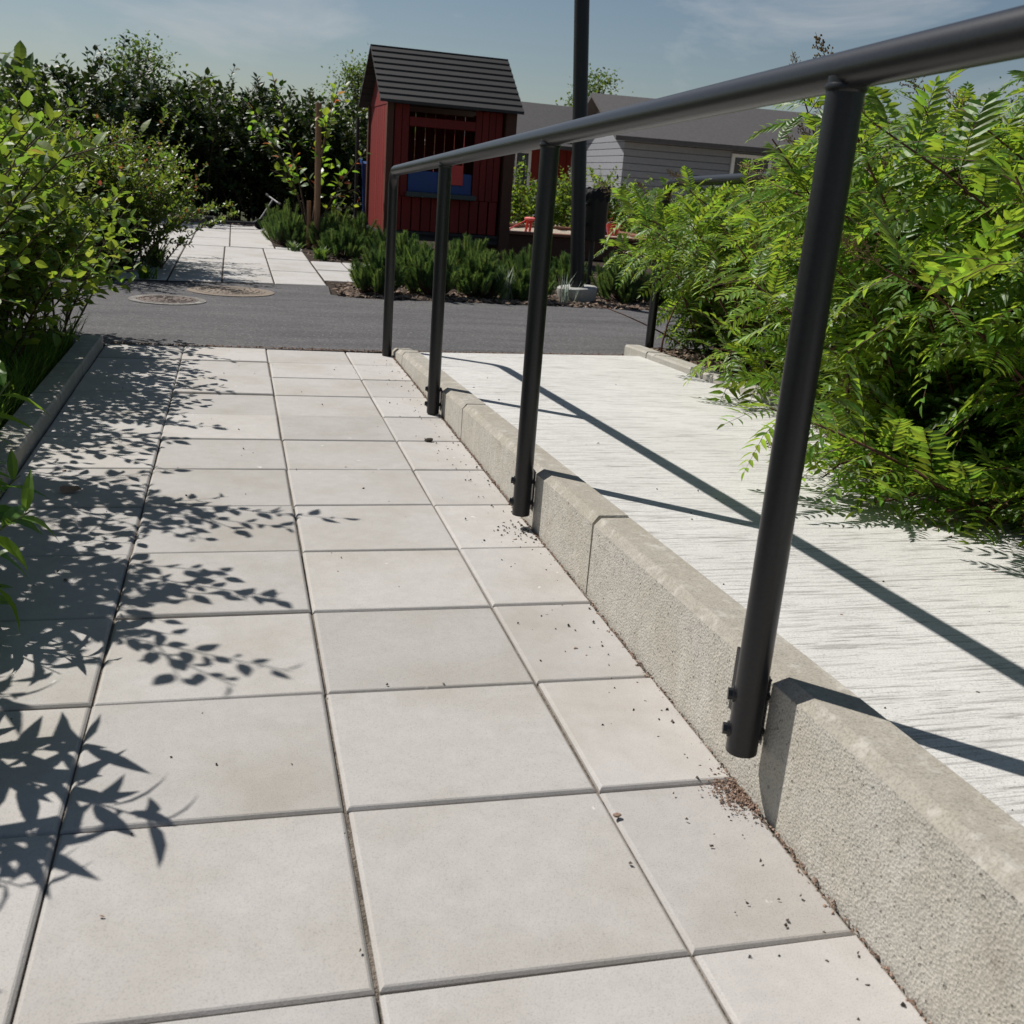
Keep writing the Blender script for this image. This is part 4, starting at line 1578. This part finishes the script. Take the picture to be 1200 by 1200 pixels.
sc_ = thing('kick_scooter', 'dark kick scooter lying on its side at the end of the far walk', 'scooter', (.66, 13.85, 0), math.radians(25))
mb = MB()
mb.box((-.30, -.055, .07), (.26, .055, .095), bev=.008)
mb.build('deck', M['black'], sc_)
for x in (-.36, .36):
    mb = MB()
    mb.tube([(x, -.018, .07), (x, .018, .07)], .07, 18)
    mb.build('wheel', M['rubber'], sc_)
mb = MB()
mb.tube([(.26, 0, .08), (.36, 0, .12), (.42, .02, .18), (.62, .10, .40)], .017, 10)
mb.build('steering_stem', M['steel'], sc_)
mb = MB()
mb.tube([(.60, -.10, .36), (.62, .10, .40), (.64, .30, .44)], .014, 10)
mb.build('handlebar', M['steel'], sc_)
for a, b in (((.595, -.17, .345), (.602, -.09, .362)), ((.64, .29, .438), (.648, .37, .455))):
    mb = MB()
    mb.tube([a, b], .020, 10)
    mb.build('grip', M['rubber'], sc_)
mb = MB()
mb.box((-.43, -.03, .135), (-.28, .03, .15), bev=.005)
mb.build('rear_fender', M['steel'], sc_)

# ------------------------------------------------------------------ background
YM = [M['round_leaf'], M['green_stem']]
for i, (x, y, h_, lb) in enumerate([
    (4.75, 15.1, 1.25, 'sunlit green shrub behind the sandbox, next to the playhouse'),
    (5.6, 15.2, 1.15, 'sunlit green shrub behind the toy table'),
    (6.4, 15.2, 1.25, 'sunlit green shrub just right of the litter bin'),
    (7.2, 15.5, 1.0, 'low sunlit shrub before the grey building')]):
    leafy_bush('leafy_bush', (x, y, -.03), lb, 'shrub', 'sunlit shrubs behind the sandbox', DARK_V, DARK_M, YM, 40, h_, 120 + i, 0, None, .034, 4, .6, .28, (.7, 1.1), .2)

# bench rails / low white topped edges before the grey building
for (x, y, z, L, lb) in ((8.6, 17.6, .44, 1.9, 'long white bench with grey legs in front of the grey building'), (7.3, 14.9, .20, 2.6, 'low pale timber bench at the right of the sandbox')):
    b = thing('bench', lb, 'bench', (x, y, -.03), math.radians(8))
    for k in range(3):
        mb = MB()
        mb.box((-L / 2, -.18 + .125 * k, z - .03), (L / 2, -.07 + .125 * k, z), bev=.004)
        mb.build('seat_plank', M['white_paint'], b)
    for sx in (-L / 2 + .2, L / 2 - .2):
        mb = MB()
        mb.box((sx - .03, -.15, 0), (sx + .03, .17, z - .032))
        mb.build('leg', M['dark_wood'], b)


def house(name, label, cx, cy, w, d, h, rh, rz, wall, n_boards, horiz, windows, plinth=None):
    t = thing(name, label, 'building', (cx, cy, -.03), rz)
    mb = MB()
    mb.box((-w / 2 + .03, -d / 2 + .03, 0), (w / 2 - .03, d / 2 - .03, h))
    mb.build('wall', wall, t)
    if plinth:
        mb = MB()
        mb.box((-w / 2 - .01, -d / 2 - .01, 0), (w / 2 + .01, d / 2 + .01, .45))
        mb.build('plinth', plinth, t)
    z0 = .46 if plinth else .15
    me = None
    for side in ('front', 'left'):
        L = w if side == 'front' else d
        if horiz:
            bh = (h - z0) / n_boards
            mb = MB()
            mb.box((-L / 2, -.0, .006), (L / 2, .028, bh - .006), bev=.004)
            me = mb.mesh('wall_board', wall)
            for k in range(n_boards):
                o = link('wall_board', me, t)
                o.location = (0, -d / 2 - .002, z0 + k * bh) if side == 'front' else (-w / 2 - .002, 0, z0 + k * bh)
                o.rotation_euler = (0, 0, 0 if side == 'front' else -PI / 2)
        else:
            n = int(L / .24)
            mb = MB()
            mb.box((.006, 0, 0), (L / n - .006, .028, h - z0), bev=.004)
            me = mb.mesh('wall_board', wall)
            for k in range(n):
                o = link('wall_board', me, t)
                o.location = (-w / 2 + k * L / n, -d / 2 - .002, z0) if side == 'front' else (-w / 2 - .002, d / 2 - k * L / n, z0)
                o.rotation_euler = (0, 0, 0 if side == 'front' else -PI / 2)
    for (x, z, ww, wh) in windows:
        mb = MB()
        f = .07
        for lo, hi in (((-ww / 2, -.05, 0), (-ww / 2 + f, .03, wh)), ((ww / 2 - f, -.05, 0), (ww / 2, .03, wh)), ((-ww / 2 + f, -.05, 0), (ww / 2 - f, .03, f)), ((-ww / 2 + f, -.05, wh - f), (ww / 2 - f, .03, wh)), ((-.02, -.045, f), (.02, .03, wh - f))):
            mb.box(lo, hi)
        wf = mb.build('window', M['white_paint'], t)
        wf.location = (x, -d / 2 - .004, z)
        mb = MB()
        mb.box((-ww / 2 + f, -.02, f), (ww / 2 - f, -.01, wh - f))
        mb.build('pane', M['glass'], wf)
    for sgn in (-1, 1):
        mb = MB()
        e = .35
        ye, ze = sgn * (d / 2 + e), h - rh * e / (d / 2)
        vs = [(-w / 2 - .3, ye, ze), (w / 2 + .3, ye, ze), (w / 2 + .3, 0, h + rh), (-w / 2 - .3, 0, h + rh)]
        vs += [(x, y, z + .09) for x, y, z in vs]
        mb.add(vs, [(0, 3, 2, 1), (4, 5, 6, 7), (0, 1, 5, 4), (1, 2, 6, 5), (2, 3, 7, 6), (3, 0, 4, 7)])
        mb.build('roof', M['roof'], t)
    for x in (-w / 2 + .03, w / 2 - .06):
        mb = MB()
        mb.add([(x, -d / 2, h), (x, d / 2, h), (x, 0, h + rh), (x + .03, -d / 2, h), (x + .03, d / 2, h), (x + .03, 0, h + rh)], [(0, 2, 1), (3, 4, 5), (0, 1, 4, 3), (1, 2, 5, 4), (2, 0, 3, 5)])
        mb.build('gable', wall, t)
    return t


house('grey_house', 'low grey boarded building with red plinth behind the feathery shrubs', 12.6, 22.0, 8.0, 4.0, 2.0, .8, math.radians(-4), M['grey_clad'], 11, True, [(-1.2, 1.1, .9, .7), (1.4, 1.1, .9, .7)], M['far_red'])
house('red_house', 'small red boarded house with white window frames behind the sunlit shrubs', 8.2, 27.0, 4.2, 3.6, 1.9, .9, math.radians(6), M['far_red'], 10, False, [(-1.0, .75, .8, .9), (.9, .75, .8, .9)])


# background trees
def tree(x, y, h, w, label, seed, nclump=34, cat='tree', mat='tree_leaf'):
    r = np.random.default_rng(seed)
    t = thing('garden_tree', label, cat, (x, y, -.05), 0, 'trees behind the yard')
    mb = MB()
    mb.tube([(0, 0, 0), (.05, .02, h * .3), (-.03, .05, h * .62), (0, 0, h * .9)], [.11 * h / 4, .085 * h / 4, .05 * h / 4, .015], 8, False)
    cl = []
    for i in range(nclump):
        a = r.uniform(0, 2 * PI)
        zz = r.uniform(.28, 1.0)
        rad = w * math.sin(PI * min(1, .18 + .80 * zz)) * math.sqrt(r.uniform(.15, 1))
        c = np.array([rad * math.cos(a), rad * math.sin(a), h * zz])
        cl.append(c)
        mb.tube([(0, 0, h * zz * .6), tuple(c * np.array([.5, .5, .88])), tuple(c)], [.022, .014, .006], 4, False)
    mb.build('trunk', M['bark'], t)
    places = []
    for c in cl:
        n = int(r.integers(60, 110))
        s = w * r.uniform(.16, .3)
        for k in range(n):
            p = c + r.normal(0, 1, 3) * s * np.array([.6, .6, .42])
            dv = r.normal(0, 1, 3)
            dv[2] = dv[2] * .5 - .25
            places.append((int(r.integers(4)), p, frame(dv, (0, 0, 1), r.normal(0, .6)), r.uniform(1.1, 1.9) * h / 5))
    joined('crown', DARK_V, places, [M[mat], M['bark']], t, per=True)


tree(-6.5, 22, 3.4, 1.5, 'leafy tree at the far left, behind the dark hedge', 801)
tree(-1.5, 27, 3.6, 1.6, 'leafy tree rising behind the dark hedge, left of the young tree', 802)
tree(4.0, 30, 3.6, 1.7, 'leafy tree behind the playhouse roof', 803)
tree(12.0, 33, 4.4, 1.9, 'leafy tree behind the red house', 804)
tree(20.0, 31, 4.6, 2.0, 'leafy tree behind the grey building at the right', 805)
tree(26.0, 30, 5.0, 2.2, 'leafy tree farthest to the right behind the shrubs', 806)
# far wood along the horizon, reads as one mass
r = np.random.default_rng(900)
pl = []
for i in range(9000):
    a = math.radians(r.uniform(38, 128))
    R_ = r.uniform(55, 75)
    p = np.array([R_ * math.cos(a), R_ * math.sin(a), 0])
    hh = 3.2 + 1.3 * math.sin(a * 37) + .8 * math.sin(a * 91 + 1)
    p[2] = hh * math.sqrt(r.random()) - .2
    dv = r.normal(0, 1, 3)
    pl.append((int(r.integers(4)), p, frame(dv, (0, 0, 1), 0), r.uniform(9, 16)))
o = joined('far_wood', DARK_V, pl, [M['tree_leaf'], M['bark']], None, per=True)
tag(o, 'distant band of woodland along the horizon', 'wood', kind='stuff')
